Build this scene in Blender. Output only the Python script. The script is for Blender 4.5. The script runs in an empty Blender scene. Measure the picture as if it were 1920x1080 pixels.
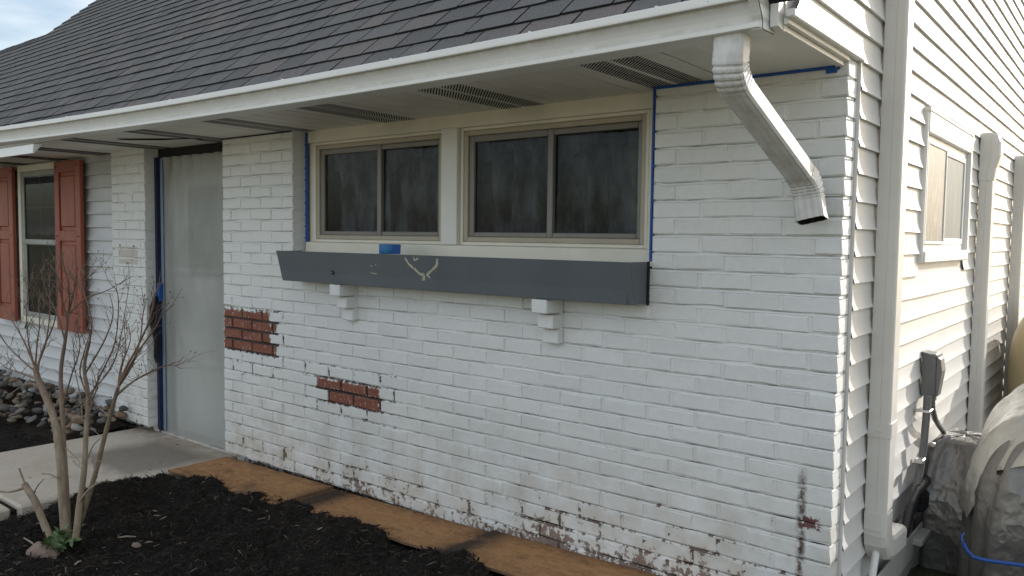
import bpy, bmesh, math, random
from mathutils import Vector, noise
R = random.Random(7)
scene = bpy.context.scene
COL = scene.collection
rad = math.radians

# ------------------------------------------------------------------ camera, sky, sun, exposure
F_PX, YAW, PITCH, ROLL = 1496.28, -0.6709, -0.063, 0.0131
CAM = Vector((0.8085, -2.8391, -0.6241))
_fw = Vector((math.sin(YAW)*math.cos(PITCH), math.cos(YAW)*math.cos(PITCH), math.sin(PITCH)))
_r = Vector((math.cos(YAW), -math.sin(YAW), 0)); _u = _r.cross(_fw)
_r2 = _r*math.cos(ROLL) + _u*math.sin(ROLL); _u2 = _u*math.cos(ROLL) - _r*math.sin(ROLL)
cam_d = bpy.data.cameras.new('camera'); cam = bpy.data.objects.new('camera', cam_d); COL.objects.link(cam)
from mathutils import Matrix
m = Matrix((_r2, _u2, -_fw)).transposed().to_4x4(); m.translation = CAM
cam.matrix_world = m
cam_d.sensor_width = 36; cam_d.lens = F_PX/1920*36; cam_d.clip_start = .05; cam_d.clip_end = 2000
scene.camera = cam

SUN_DIR = Vector((.34, .92, .36)).normalized()
world = bpy.data.worlds.new('World'); scene.world = world; world.use_nodes = True
wn = world.node_tree; wn.nodes.clear()
wo = wn.nodes.new('ShaderNodeOutputWorld'); wb = wn.nodes.new('ShaderNodeBackground')
sk = wn.nodes.new('ShaderNodeTexSky'); sk.sky_type = 'NISHITA'; sk.sun_disc = False
sk.sun_elevation = math.asin(SUN_DIR.z); sk.sun_rotation = math.atan2(SUN_DIR.x, SUN_DIR.y)
sk.air_density = 1.0; sk.dust_density = 2.0; sk.ozone_density = 1.0
wtc = wn.nodes.new('ShaderNodeTexCoord'); wmap = wn.nodes.new('ShaderNodeMapping')
wmap.inputs['Scale'].default_value = (1.2, 1.2, 5.0); wmap.inputs['Rotation'].default_value = (0.25, 0.1, 0.4); wmap.inputs['Location'].default_value = (8.22, 4.26, 12.66)
wnz = wn.nodes.new('ShaderNodeTexNoise'); wnz.inputs['Scale'].default_value = 2.2; wnz.inputs['Detail'].default_value = 6
wrp = wn.nodes.new('ShaderNodeMapRange'); wrp.inputs['From Min'].default_value = .42; wrp.inputs['From Max'].default_value = .72
wrp.inputs['To Min'].default_value = .10; wrp.inputs['To Max'].default_value = .92
wmx = wn.nodes.new('ShaderNodeMix'); wmx.data_type = 'RGBA'
wmx.inputs['B'].default_value = (7.3, 7.1, 6.75, 1)  # bright clouds added out of view to light the wall; visible patch stays blue
wn.links.new(wtc.outputs['Generated'], wmap.inputs['Vector']); wn.links.new(wmap.outputs[0], wnz.inputs['Vector'])
wn.links.new(wnz.outputs['Fac'], wrp.inputs['Value']); wn.links.new(wrp.outputs[0], wmx.inputs['Factor'])
wn.links.new(sk.outputs[0], wmx.inputs['A']); wn.links.new(wmx.outputs['Result'], wb.inputs['Color'])
wb.inputs['Strength'].default_value = 0.12
wn.links.new(wb.outputs[0], wo.inputs[0])

sun_d = bpy.data.lights.new('sun', 'SUN'); sun = bpy.data.objects.new('sun', sun_d); COL.objects.link(sun)
sun_d.energy = 2.7; sun_d.angle = rad(0.53); sun_d.color = (1.0, .97, .925)
sun.rotation_euler = SUN_DIR.to_track_quat('Z', 'Y').to_euler()
vs = scene.view_settings
vs.view_transform = 'Standard'; vs.look = 'None'; vs.exposure = 0.92; vs.gamma = 1; vs.use_curve_mapping = False
scene.cycles.max_bounces = 8; scene.cycles.transparent_max_bounces = 12
scene.cycles.sample_clamp_indirect = 6

# ------------------------------------------------------------------ helpers
def ray(x, y): return _fw + _r2*((x-960)/F_PX) + _u2*((540-y)/F_PX)
def on(ax, v, x, y):
    d = ray(x, y); return CAM + d*((v-CAM[ax])/d[ax])

class MB:
    def __init__(s): s.v = []; s.f = []; s.mi = []; s.sm = []
    def add(s, verts, faces, mi=0, smooth=False):
        n = len(s.v); s.v += [tuple(p) for p in verts]
        for f in faces: s.f.append(tuple(i+n for i in f)); s.mi.append(mi); s.sm.append(smooth)
    def box(s, a, b, mi=0):
        x0, y0, z0 = a; x1, y1, z1 = b
        s.add([(x0,y0,z0),(x1,y0,z0),(x1,y1,z0),(x0,y1,z0),(x0,y0,z1),(x1,y0,z1),(x1,y1,z1),(x0,y1,z1)],
              [(0,3,2,1),(4,5,6,7),(0,1,5,4),(1,2,6,5),(2,3,7,6),(3,0,4,7)], mi)
    def bbox(s, a, b, c=.003, mi=0):
        """box with chamfered edges"""
        x0, y0, z0 = a; x1, y1, z1 = b
        c = min(c, (x1-x0)*.4, (y1-y0)*.4, (z1-z0)*.4)
        bm = bmesh.new(); bmesh.ops.create_cube(bm, size=1)
        for q in bm.verts: q.co = Vector(((x0+x1)/2+q.co.x*(x1-x0), (y0+y1)/2+q.co.y*(y1-y0), (z0+z1)/2+q.co.z*(z1-z0)))
        bmesh.ops.bevel(bm, geom=bm.edges[:], offset=c, segments=1, affect='EDGES')
        bm.verts.index_update()
        s.add([q.co for q in bm.verts], [[q.index for q in f.verts] for f in bm.faces], mi); bm.free()
    def prism(s, prof, axis, a, b, mi=0, smooth=False, caps=True):
        """extrude a closed 2-D outline along an axis (0: outline is (y,z); 1: (x,z); 2: (x,y))"""
        def P(p, t):
            return (t, p[0], p[1]) if axis == 0 else (p[0], t, p[1]) if axis == 1 else (p[0], p[1], t)
        n = len(prof); vv = [P(p, a) for p in prof]+[P(p, b) for p in prof]
        s.add(vv, [(i, (i+1) % n, n+(i+1) % n, n+i) for i in range(n)], mi, smooth)
        if caps: s.add(vv, [tuple(range(n))[::-1], tuple(range(n, 2*n))], mi)
    def tube(s, pts, r, n=8, mi=0, smooth=True, cap=True):
        pts = [Vector(p) for p in pts]; rr = r if isinstance(r, (list, tuple)) else [r]*len(pts)
        rings = []; up = None
        for i, p in enumerate(pts):
            t = (pts[min(i+1, len(pts)-1)]-pts[max(i-1, 0)])
            t = t.normalized() if t.length > 1e-9 else Vector((0, 0, 1))
            if up is None: up = t.orthogonal().normalized()
            up = (up-t*up.dot(t)); up = up.normalized() if up.length > 1e-6 else t.orthogonal().normalized()
            w = t.cross(up)
            rings.append([p+(up*math.cos(2*math.pi*k/n)+w*math.sin(2*math.pi*k/n))*rr[i] for k in range(n)])
        vv = [q for g in rings for q in g]; ff = []
        for i in range(len(pts)-1):
            for k in range(n): ff.append((i*n+k, i*n+(k+1) % n, (i+1)*n+(k+1) % n, (i+1)*n+k))
        s.add(vv, ff, mi, smooth)
        if cap: s.add(vv, [tuple(range(n))[::-1], tuple(range(len(vv)-n, len(vv)))], mi)
    def rings(s, rings, mi=0, smooth=True, caps=True, closed=True):
        n = len(rings[0]); vv = [q for g in rings for q in g]; ff = []
        for i in range(len(rings)-1):
            for k in range(n if closed else n-1): ff.append((i*n+k, i*n+(k+1) % n, (i+1)*n+(k+1) % n, (i+1)*n+k))
        s.add(vv, ff, mi, smooth)
        if caps and closed: s.add(vv, [tuple(range(n))[::-1], tuple(range(len(vv)-n, len(vv)))], mi)
    def mesh(s, name, mats):
        me = bpy.data.meshes.new(name); me.from_pydata(s.v, [], s.f)
        for q in (mats if isinstance(mats, (list, tuple)) else [mats]): me.materials.append(q)
        me.polygons.foreach_set('material_index', s.mi); me.polygons.foreach_set('use_smooth', s.sm)
        me.update(); return me
    def build(s, name, mats, parent=None, **kw): return link(name, s.mesh(name, mats), parent, **kw)

def link(name, me, parent=None, loc=None, **kw):
    o = bpy.data.objects.new(name, me); COL.objects.link(o)
    if parent is not None:
        o.parent = parent
        o.matrix_parent_inverse = WINV.get(parent.name, Matrix())
    if loc is not None: o.location = loc
    for k, v in kw.items(): o[k] = v
    return o
WINV = {}
def thing(name, label, cat, loc=(0, 0, 0), group=None):
    o = bpy.data.objects.new(name, None); COL.objects.link(o); o.location = loc
    o.empty_display_size = .1
    WINV[o.name] = Matrix.Translation(-Vector(loc))
    o['label'] = label; o['category'] = cat
    if group: o['group'] = group
    return o
def tag(o, label, cat, group=None):
    o['label'] = label; o['category'] = cat
    if group: o['group'] = group
    return o

# ------------------------------------------------------------------ node-expression helper
class V:
    def __init__(s, t, sock): s.t = t; s.k = sock
    def _op(s, op, b=None, c=None):
        n = s.t.nodes.new('ShaderNodeMath'); n.operation = op
        s.t.links.new(s.k, n.inputs[0])
        for i, q in ((1, b), (2, c)):
            if q is None: continue
            if isinstance(q, V): s.t.links.new(q.k, n.inputs[i])
            else: n.inputs[i].default_value = q
        return V(s.t, n.outputs[0])
    def __add__(s, o): return s._op('ADD', o)
    def __sub__(s, o): return s._op('SUBTRACT', o)
    def __mul__(s, o): return s._op('MULTIPLY', o)
    def mn(s, o): return s._op('MINIMUM', o)
    def mx(s, o): return s._op('MAXIMUM', o)
    def abs(s): return s._op('ABSOLUTE')
    def gt(s, o): return s._op('GREATER_THAN', o)
    def ramp(s, a, b, lo=0., hi=1.):
        n = s.t.nodes.new('ShaderNodeMapRange'); n.clamp = True
        s.t.links.new(s.k, n.inputs['Value'])
        for k, q in (('From Min', a), ('From Max', b), ('To Min', lo), ('To Max', hi)):
            if isinstance(q, V): s.t.links.new(q.k, n.inputs[k])
            else: n.inputs[k].default_value = q
        return V(s.t, n.outputs[0])
class Mat:
    def __init__(s, name):
        s.m = bpy.data.materials.new(name); s.m.use_nodes = True; s.t = s.m.node_tree
        s.b = s.t.nodes['Principled BSDF']; s.out = s.t.nodes['Material Output']
        s._pos = None
    def new(s, k, **kw):
        n = s.t.nodes.new(k)
        for a, b in kw.items(): setattr(n, a, b)
        return n
    def pos(s):
        if s._pos is None: s._pos = s.new('ShaderNodeNewGeometry').outputs['Position']
        return s._pos
    def xyz(s):
        n = s.new('ShaderNodeSeparateXYZ'); s.t.links.new(s.pos(), n.inputs[0])
        return [V(s.t, n.outputs[i]) for i in range(3)]
    def obj(s): return s.new('ShaderNodeTexCoord').outputs['Object']
    def noise(s, scale, detail=4, rough=.55, stretch=(1, 1, 1), vec=None, off=0):
        v = vec or s.pos()
        mp = s.new('ShaderNodeMapping'); mp.inputs['Scale'].default_value = stretch
        mp.inputs['Location'].default_value = (off, off*.7, off*1.3)
        s.t.links.new(v, mp.inputs['Vector'])
        n = s.new('ShaderNodeTexNoise'); n.inputs['Scale'].default_value = scale
        n.inputs['Detail'].default_value = detail; n.inputs['Roughness'].default_value = rough
        s.t.links.new(mp.outputs[0], n.inputs['Vector']); return V(s.t, n.outputs['Fac'])
    def voro(s, scale, stretch=(1, 1, 1), out='Color', vec=None):
        mp = s.new('ShaderNodeMapping'); mp.inputs['Scale'].default_value = stretch
        s.t.links.new(vec or s.pos(), mp.inputs['Vector'])
        n = s.new('ShaderNodeTexVoronoi'); n.inputs['Scale'].default_value = scale
        s.t.links.new(mp.outputs[0], n.inputs['Vector'])
        if out == 'Color':
            q = s.new('ShaderNodeSeparateColor'); s.t.links.new(n.outputs['Color'], q.inputs[0]); return V(s.t, q.outputs[0])
        return V(s.t, n.outputs[out])
    def rnd(s): return V(s.t, s.new('ShaderNodeObjectInfo').outputs['Random'])
    def col(s, c):
        n = s.new('ShaderNodeRGB'); n.outputs[0].default_value = (*c, 1); return n.outputs[0]
    def mix(s, f, a, b):
        n = s.new('ShaderNodeMix', data_type='RGBA')
        if isinstance(f, V): s.t.links.new(f.k, n.inputs['Factor'])
        else: n.inputs['Factor'].default_value = f
        for k, q in (('A', a), ('B', b)):
            if isinstance(q, tuple): n.inputs[k].default_value = (*q, 1)
            else: s.t.links.new(q, n.inputs[k])
        return n.outputs['Result']
    def scale(s, c, f):
        n = s.new('ShaderNodeVectorMath', operation='SCALE')
        if isinstance(c, tuple): n.inputs[0].default_value = c
        else: s.t.links.new(c, n.inputs[0])
        if isinstance(f, V): s.t.links.new(f.k, n.inputs['Scale'])
        else: n.inputs['Scale'].default_value = f
        return n.outputs[0]
    def set(s, color=None, rough=None, metal=None, spec=None, bump=None, bstr=.3, bdist=.01):
        def put(k, q):
            if isinstance(q, V): s.t.links.new(q.k, s.b.inputs[k])
            elif isinstance(q, tuple): s.b.inputs[k].default_value = (*q, 1)
            elif isinstance(q, (int, float)): s.b.inputs[k].default_value = q
            else: s.t.links.new(q, s.b.inputs[k])
        if color is not None: put('Base Color', color)
        if rough is not None: put('Roughness', rough)
        if metal is not None: put('Metallic', metal)
        if spec is not None: put('Specular IOR Level', spec)
        if bump is not None:
            n = s.new('ShaderNodeBump'); n.inputs['Strength'].default_value = bstr; n.inputs['Distance'].default_value = bdist
            s.t.links.new(bump.k, n.inputs['Height']); s.t.links.new(n.outputs[0], s.b.inputs['Normal'])
        return s.m

def plain(name, c, rough=.5, var=.12, nscale=6, dirt=None, bump=.1, bscale=60, metal=0, stretch=(1, 1, 1), spec=None):
    M = Mat(name); n = M.noise(nscale, 5, stretch=stretch)
    col = M.scale(c, n.ramp(.3, .7, 1-var, 1+var))
    if dirt:
        dn = M.noise(nscale*2.3, 8, .7, stretch=stretch, off=3)
        col = M.mix(dn.ramp(dirt[1], dirt[1]+.2, 0, dirt[2]), col, dirt[0])
    return M.set(col, rough, metal, spec, M.noise(bscale, 4), bump, .004)

# ------------------------------------------------------------------ materials
H, L = 0.0677, 0.2114
def brick_mat(name, mortar=False):
    M = Mat(name); X, Y, Z = M.xyz()
    n1 = M.noise(7, 5, .6); n2 = M.noise(38, 6, .65, off=5); n3 = M.noise(2.3, 4, off=9); n4 = M.noise(110, 3, .6)
    tint = M.mix(n3.ramp(.35, .68), (.73, .735, .72), (.76, .755, .73))
    tint = M.scale(tint, n2.ramp(.3, .75, 1.03, .95))
    if not mortar: tint = M.scale(tint, M.rnd().ramp(0, 1, .955, 1.03))
    hgt = (Z+2.085) - (X+3.8)*.027
    # yellow-grey grime that climbs from the splash zone
    grime = hgt.ramp(.70, .03)*n1.ramp(.36, .66)
    tint = M.mix(grime*.72, tint, (.42, .37, .27))
    # worn paint low on the wall
    a = n2*.55+n1*.45
    right = X.ramp(-2.2, -.9)
    hw = hgt-right*.05
    thr = hw.ramp(-.02, .26 if not mortar else .46, .46, .74 if not mortar else .67)
    low = (a-thr+(M.noise(1.7, 3, off=21)-.52)*.32).ramp(0, .015)*hgt.ramp(.75, .6)
    # wire-brushed test patches
    wob = (n2-.5)*.085+(n4-.5)*.03
    def patch(x0, x1, z0, z1):
        dx = (X-(x0+x1)/2).abs()*-1.0+(x1-x0)/2; dz = (Z-(z0+z1)/2).abs()*-1.0+(z1-z0)/2
        return (dx.mn(dz)+wob).ramp(0, .006)
    e = .004
    p1 = patch(-3.795, -3.30, -20*H-.004, -16*H-.012).mx(patch(-3.795, -3.235, -18*H-.002, -17*H-.0)*n2.ramp(.38, .44)).mx(patch(-3.795, -3.236, -20*H-.004, -19*H+.002))
    p2 = patch(-13.5*L-.005, -11.02*L, -22*H-.0, -21*H-.006).mx(patch(-13.05*L, -11.0*L, -23*H-.004, -22*H+.004))
    pm = p1.mx(p2)
    scr = M.noise(70, 4, .7, off=2, stretch=(1, 1, .5)).ramp(.60, .66)*.75
    if mortar: pm = patch(-3.80, -3.22, -20*H-.009, -16*H-.004).mx(patch(-13.55*L, -10.9*L, -23*H-.009, -21*H+.006)).mx((patch(-3.86, -3.14, -22*H-.02, -15.6*H)).mx(patch(-14.1*L, -10.3*L, -24*H, -20*H))*n2.ramp(.50, .54)*(Y-.0038).abs().ramp(.0020, .0014)); scr = n4.ramp(.66, .7)*.5
    pm = pm*(scr*-1.0+1.0)
    red = M.mix(n1.ramp(.3, .7), (.20, .066, .040), (.27, .098, .058))
    red = M.scale(red, n4.ramp(.3, .7, .8, 1.15))
    mauve = M.mix(n2.ramp(.35, .65), (.17, .095, .075), (.27, .22, .185))
    if mortar:
        red = M.mix(n2.ramp(.3, .7), (.024, .014, .011), (.06, .035, .026))
        mauve = M.mix(n2.ramp(.35, .65), (.075, .048, .036), (.17, .125, .10))
    c = M.mix(low, tint, mauve); c = M.mix(pm, c, red)
    # rust run below the old spout, and a flake beside it
    sx = ((X+.112)+(n1-.5)*.05).abs().ramp(.020, .004)
    sz = (Z+1.66).abs().ramp(.24, .17)
    c = M.mix((sx*sz*n2.ramp(.38, .54))*.95, c, (.085, .05, .028))
    fl = (((X+.082).abs()*1.0).mx((Z+1.622).abs()*1.5)-(n2-.5)*.09).ramp(.032, .026)
    c = M.mix(fl, c, (.14, .06, .06))
    if not mortar:
        # unpainted ghost where a house-number plate came off the porch pier
        gx = (X+5.05).abs().ramp(.150, .144)*(Z+.79).abs().ramp(.066, .062)
        c = M.mix(gx*.8, c, (.52, .46, .38))
        sp = M.noise(60, 2, .5, off=11); c = M.mix(sp.ramp(.765, .78)*hgt.ramp(1.2, .2), c, (.12, .10, .085))
    bump = n2*.5+n4*.5+M.noise(14, 3)*.8
    return M.set(c, .62, spec=.35, bump=bump, bstr=.35, bdist=.006)
M_brick = brick_mat('painted_brick'); M_mortar = brick_mat('painted_mortar', True)

def siding_mat(name, c):
    M = Mat(name); X, Y, Z = M.xyz()
    n = M.noise(3, 4); g = M.noise(30, 5, .6, stretch=(.25, .25, 3)); st = M.noise(7, 6, .65, stretch=(3, 3, .4), off=4)
    col = M.scale(c, M.rnd().ramp(0, 1, .96, 1.03)); col = M.scale(col, n.ramp(.3, .7, .95, 1.04))
    col = M.mix(st.ramp(.56, .8)*.35, col, (.42, .38, .31))
    return M.set(col, .45, spec=.35, bump=g*1.0+M.noise(9, 3)*.8, bstr=.12, bdist=.006)
M_side = siding_mat('almond_vinyl', (.69, .675, .645))
M_gray = siding_mat('pale_grey_vinyl', (.60, .605, .605))

def shingle_mat():
    M = Mat('asphalt_shingle'); r = M.rnd()
    g = M.noise(420, 2, .6); b = M.noise(5, 4); sp = M.noise(9, 3, off=6)
    c = M.mix(r.ramp(0, 1), (.112, .110, .108), (.150, .146, .141))
    c = M.mix(r.ramp(.86, .95)*.55, c, (.165, .135, .126))
    c = M.mix(sp.ramp(.55, .75)*.4, c, (.092, .097, .104))
    c = M.mix(b.ramp(.6, .8)*.3, c, (.12, .11, .10))
    c = M.scale(c, g.ramp(.32, .7, .30, 2.0))
    return M.set(c, .92, spec=.2, bump=g, bstr=.5, bdist=.003)
M_shingle = shingle_mat(); M_butt = plain('black_shingle_edge', (.012, .012, .013), .95, .2, 30)

M_soffit = plain('beige_soffit_aluminium', (.78, .76, .70), .5, .08, 3, ((.30, .26, .20), .62, .35))
M_slot = plain('dark_vent_slot', (.02, .019, .018), .8)
def gutter_mat():
    M = Mat('white_gutter_paint'); X, Y, Z = M.xyz()
    n = M.noise(3.5, 5, .6, stretch=(.5, 2, 2)); s1 = M.noise(9, 6, .65, stretch=(2.2, 1, .35), off=2); sp = M.noise(70, 3, .5, off=7)
    c = M.scale((.83, .825, .80), n.ramp(.3, .7, .97, 1.02))
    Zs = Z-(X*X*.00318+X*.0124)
    under = (Zs-.030).abs().ramp(.016, .003)*.5+(Zs+.012).abs().ramp(.012, .002)*.45  # grime plus painted shadow lines beneath the hem and above the bottom lip
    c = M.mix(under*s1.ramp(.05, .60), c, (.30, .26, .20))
    c = M.mix(sp.ramp(.74, .77)*.8, c, (.18, .15, .12))
    return M.set(c, .42, spec=.4, bump=M.noise(25, 3), bstr=.06, bdist=.006)
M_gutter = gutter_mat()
def spout_mat():
    M = Mat('weathered_white_downspout'); X, Y, Z = M.xyz()
    s1 = M.noise(16, 7, .7, stretch=(1, 1, .6)); s2 = M.noise(50, 5, .7, off=5)
    c = M.mix(s1.ramp(.42, .72)*.6, (.72, .72, .71), (.36, .33, .28))
    c = M.mix(s2.ramp(.64, .70)*Z.ramp(-.36, -.5, .25, .9), c, (.13, .105, .08))
    c = M.mix(Z.ramp(-.44, -.56, 0, .45), c, (.33, .28, .20))
    return M.set(c, .5, spec=.4, bump=s2, bstr=.1, bdist=.004)
M_spout = spout_mat()
M_white = plain('white_trim_paint', (.76, .75, .72), .4, .05, 4, ((.42, .38, .30), .66, .3))
M_cream = plain('cream_window_trim', (.76, .72, .61), .42, .06, 5, ((.33, .27, .17), .62, .35))
M_creamlt = plain('pale_grey_cream_post', (.70, .69, .64), .42, .05, 5, ((.36, .31, .22), .66, .3))
M_taupe = plain('taupe_sash_metal', (.21, .195, .175), .4, .08)
M_taupe2 = plain('tan_sash_frame', (.42, .37, .285), .42, .08, 5, ((.2, .16, .1), .6, .3))
M_dark = plain('dark_gap', (.012, .012, .013), .9)
M_blue = plain('blue_painters_tape', (.012, .085, .34), .6, .2, 30, bscale=25, bump=.5)
M_blued = plain('dark_blue_tape', (.008, .016, .05), .6, .3, 20, bump=.5, bscale=30)
M_slate = Mat('slate_blue_planter_paint')
_n = M_slate.noise(4, 5, stretch=(1, 1, .4)); _n2 = M_slate.noise(26, 6, .7, stretch=(.5, 1, 3)); _sp = M_slate.noise(85, 2, off=3)
_c = M_slate.mix(_n.ramp(.3, .7), (.108, .124, .137), (.132, .147, .158)); _c = M_slate.mix(_n2.ramp(.62, .76)*.35, _c, (.15, .165, .17))
_c = M_slate.mix(_sp.ramp(.80, .815), _c, (.5, .5, .45))
M_slate = M_slate.set(_c, .5, spec=.4, bump=_n2, bstr=.12, bdist=.004)
M_flake = plain('bare_scraped_primer', (.50, .47, .36), .7, .35, 60, ((.12, .09, .05), .52, .8))
M_grey = plain('grey_pvc', (.14, .14, .135), .45, .12, 12, ((.08, .07, .06), .6, .4))
M_cover = plain('almond_line_cover', (.64, .615, .565), .38, .05, 4, ((.36, .32, .25), .64, .3))
M_metal = plain('galvanised_strap', (.6, .6, .6), .35, .1, metal=1)
M_hose = plain('black_hose', (.012, .012, .013), .5)
M_shutter = Mat('barn_red_shutter')
_n = M_shutter.noise(5, 5, stretch=(1, 1, .5)); _g = M_shutter.noise(60, 4, stretch=(2, 2, .15))
M_shutter = M_shutter.set(M_shutter.mix(_n.ramp(.3, .7), (.27, .062, .034), (.34, .092, .052)), .55, bump=_g, bstr=.25, bdist=.004)

def glass_mat(name, tint, gloss=.9, film=0.0):
    M = Mat(name); t = M.t
    tr = M.new('ShaderNodeBsdfTransparent'); tr.inputs[0].default_value = (*tint, 1)
    gl = M.new('ShaderNodeBsdfGlossy'); gl.inputs['Roughness'].default_value = .03
    gl.inputs['Color'].default_value = (gloss, gloss*1.03, gloss*1.05, 1)
    fr = M.new('ShaderNodeFresnel'); fr.inputs['IOR'].default_value = 1.5
    nb = M.new('ShaderNodeBump'); nb.inputs['Strength'].default_value = .06; nb.inputs['Distance'].default_value = .02
    t.links.new(M.noise(3.5, 2).k, nb.inputs['Height']); t.links.new(nb.outputs[0], gl.inputs['Normal'])
    mx = M.new('ShaderNodeMixShader'); t.links.new(fr.outputs[0], mx.inputs[0])
    t.links.new(tr.outputs[0], mx.inputs[1]); t.links.new(gl.outputs[0], mx.inputs[2])
    # thin dust film on the pane
    df = M.new('ShaderNodeBsdfDiffuse'); df.inputs[0].default_value = (.35, .37, .38, 1)
    m2 = M.new('ShaderNodeMixShader')
    sm = M.noise(4, 6, .65, stretch=(1.6, 1, .7), off=3).ramp(.42, .75, .004, .004+film)
    t.links.new(sm.k, m2.inputs[0]); t.links.new(mx.outputs[0], m2.inputs[1]); t.links.new(df.outputs[0], m2.inputs[2])
    t.links.new(m2.outputs[0], M.out.inputs[0]); return M.m
M_glass = glass_mat('screened_window_glass', (.50, .51, .52), gloss=.30, film=.012)
M_glass2 = glass_mat('clear_window_glass', (.7, .72, .72), film=.05)
def curtain_mat():
    M = Mat('sheer_curtain'); n = M.noise(6, 5, .6, stretch=(1.7, 1, .6)); w = M.noise(20, 4, stretch=(3, 1, .15))
    return M.set(M.mix(n.ramp(.40, .70), (.045, .046, .047), (.46, .51, .55)), .9, bump=w, bstr=.5, bdist=.01)  # pale bluish patches in the cloth colour imitate reflections in the glass
M_curtain = curtain_mat()
M_obscure = plain('obscure_grey_glass', (.20, .215, .205), .55, .15, 8, spec=.2, stretch=(1, 3, .4))
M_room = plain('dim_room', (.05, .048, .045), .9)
M_blind = plain('pale_blind', (.22, .235, .23), .7)
M_screen = Mat('aluminium_insect_screen')
_n = M_screen.noise(240, 2, stretch=(1, 1, 1)); _h = M_screen.noise(11, 5, .7, stretch=(1, 2.5, 1))
M_screen = M_screen.set(M_screen.mix(_h.ramp(.5, .7), (.12, .125, .122), (.32, .325, .31)), .45, bump=_n, bstr=.4, bdist=.002)

def plastic_mat():
    M = Mat('cloudy_plastic_sheet'); t = M.t; X, Y, Z = M.xyz()
    n = M.noise(2.6, 5, .6, stretch=(1, 1, .55)); n2 = M.noise(13, 4, .6, stretch=(1.3, 1, .5))
    c = M.mix(n.ramp(.32, .7), (.40, .41, .385), (.62, .63, .59))
    M.set(c, .32, spec=.45, bump=n*1.0+n2*.5, bstr=.6, bdist=.03)
    tr = M.new('ShaderNodeBsdfTransparent'); tr.inputs[0].default_value = (.95, .97, .96, 1)
    tl = M.new('ShaderNodeBsdfTranslucent'); tl.inputs[0].default_value = (.7, .72, .7, 1)
    a = M.new('ShaderNodeMixShader'); a.inputs[0].default_value = .3
    t.links.new(M.b.outputs[0], a.inputs[1]); t.links.new(tl.outputs[0], a.inputs[2])
    b = M.new('ShaderNodeMixShader'); t.links.new(n.ramp(.3, .7, .16, .36).k, b.inputs[0])
    t.links.new(a.outputs[0], b.inputs[1]); t.links.new(tr.outputs[0], b.inputs[2])
    t.links.new(b.outputs[0], M.out.inputs[0]); return M.m
M_plastic = plastic_mat()

def concrete_mat():
    M = Mat('walk_concrete'); X, Y, Z = M.xyz()
    n = M.noise(2.2, 6, .6); f = M.noise(60, 4, .6); g = M.noise(7, 6, .7, off=3)
    c = M.mix(n.ramp(.3, .7), (.50, .435, .35), (.63, .565, .475)); c = M.scale(c, f.ramp(.3, .7, .9, 1.08))
    # worn dark traffic patch in front of the door and leaf tannin along the threshold
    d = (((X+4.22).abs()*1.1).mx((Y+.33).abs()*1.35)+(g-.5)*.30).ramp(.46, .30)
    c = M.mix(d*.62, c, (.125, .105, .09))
    th = Y.ramp(-.20, .02)*g.ramp(.36, .6); c = M.mix(th*.6, c, (.16, .115, .075))
    c = M.mix(g.ramp(.70, .74)*.7, c, (.06, .05, .04))
    return M.set(c, .85, spec=.25, bump=f+g*.6, bstr=.35, bdist=.006)
M_conc = concrete_mat()
def osb_mat():
    M = Mat('osb_board'); X, Y, Z = M.xyz()
    v = M.voro(24, (1, 2.6, 1)); v2 = M.voro(31, (2.4, 1, 1)); n = M.noise(60, 4, stretch=(1, 4, 1)); g = M.noise(4.5, 6, .68)
    g2 = M.noise(13, 6, .7, off=6)
    c = M.mix(v.ramp(0, 1), (.35, .175, .075), (.46, .255, .115)); c = M.mix(v2.ramp(.4, .9)*.5, c, (.43, .235, .105))
    c = M.scale(c, n.ramp(.3, .7, .8, 1.12))
    # soil tracked on to the boards: along the wall, at the overlaps
    soil = Y.ramp(-.10, -.005, 0, .62)*g2.ramp(.35, .6)
    seam = ((X+2.62).abs().ramp(.17, .04)).mx((X+1.52).abs().ramp(.17, .03))
    soil = soil.mx(seam*g.ramp(.28, .48)*.97).mx(g2.ramp(.58, .70)*.6).mx(g.ramp(.55, .68)*.6)
    soil = soil.mx(Y.ramp(-.17, -.36, 0, .5)*g2.ramp(.42, .6))
    c = M.mix(soil, c, (.052, .036, .026))
    return M.set(c, .8, spec=.25, bump=v*.4+n*.6, bstr=.4, bdist=.003)
M_osb = osb_mat()
M_osbedge = plain('osb_edge', (.17, .10, .055), .85, .3, 40)
def mulch_mat(name, a, b):
    M = Mat(name); n = M.noise(26, 6, .7); f = M.noise(130, 4, .7); g = M.noise(3, 4)
    c = M.mix(n.ramp(.35, .75), a, b); c = M.scale(c, f.ramp(.3, .75, .45, 1.6)); c = M.scale(c, g.ramp(.3, .7, .85, 1.2))
    return M.set(c, .95, spec=.12, bump=n*1.0+f*.6, bstr=1.0, bdist=.02)
M_mulch = mulch_mat('black_mulch', (.015, .013, .0112), (.038, .032, .027))
def chip_mat():
    M = Mat('mulch_shreds'); r = V(M.t, M.new('ShaderNodeNewGeometry').outputs['Random Per Island'])
    c = M.mix(r.ramp(.0, .86), (.010, .009, .008), (.048, .040, .033)); c = M.mix(r.ramp(.945, .975)*.6, c, (.15, .13, .105))
    c = M.mix(r.ramp(.991, .993), c, (.36, .31, .24))
    return M.set(c, .9, spec=.15)
M_chip = chip_mat()
M_soil = mulch_mat('bare_soil', (.03, .024, .018), (.055, .043, .032))
M_soffitslot = M_slot
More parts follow.
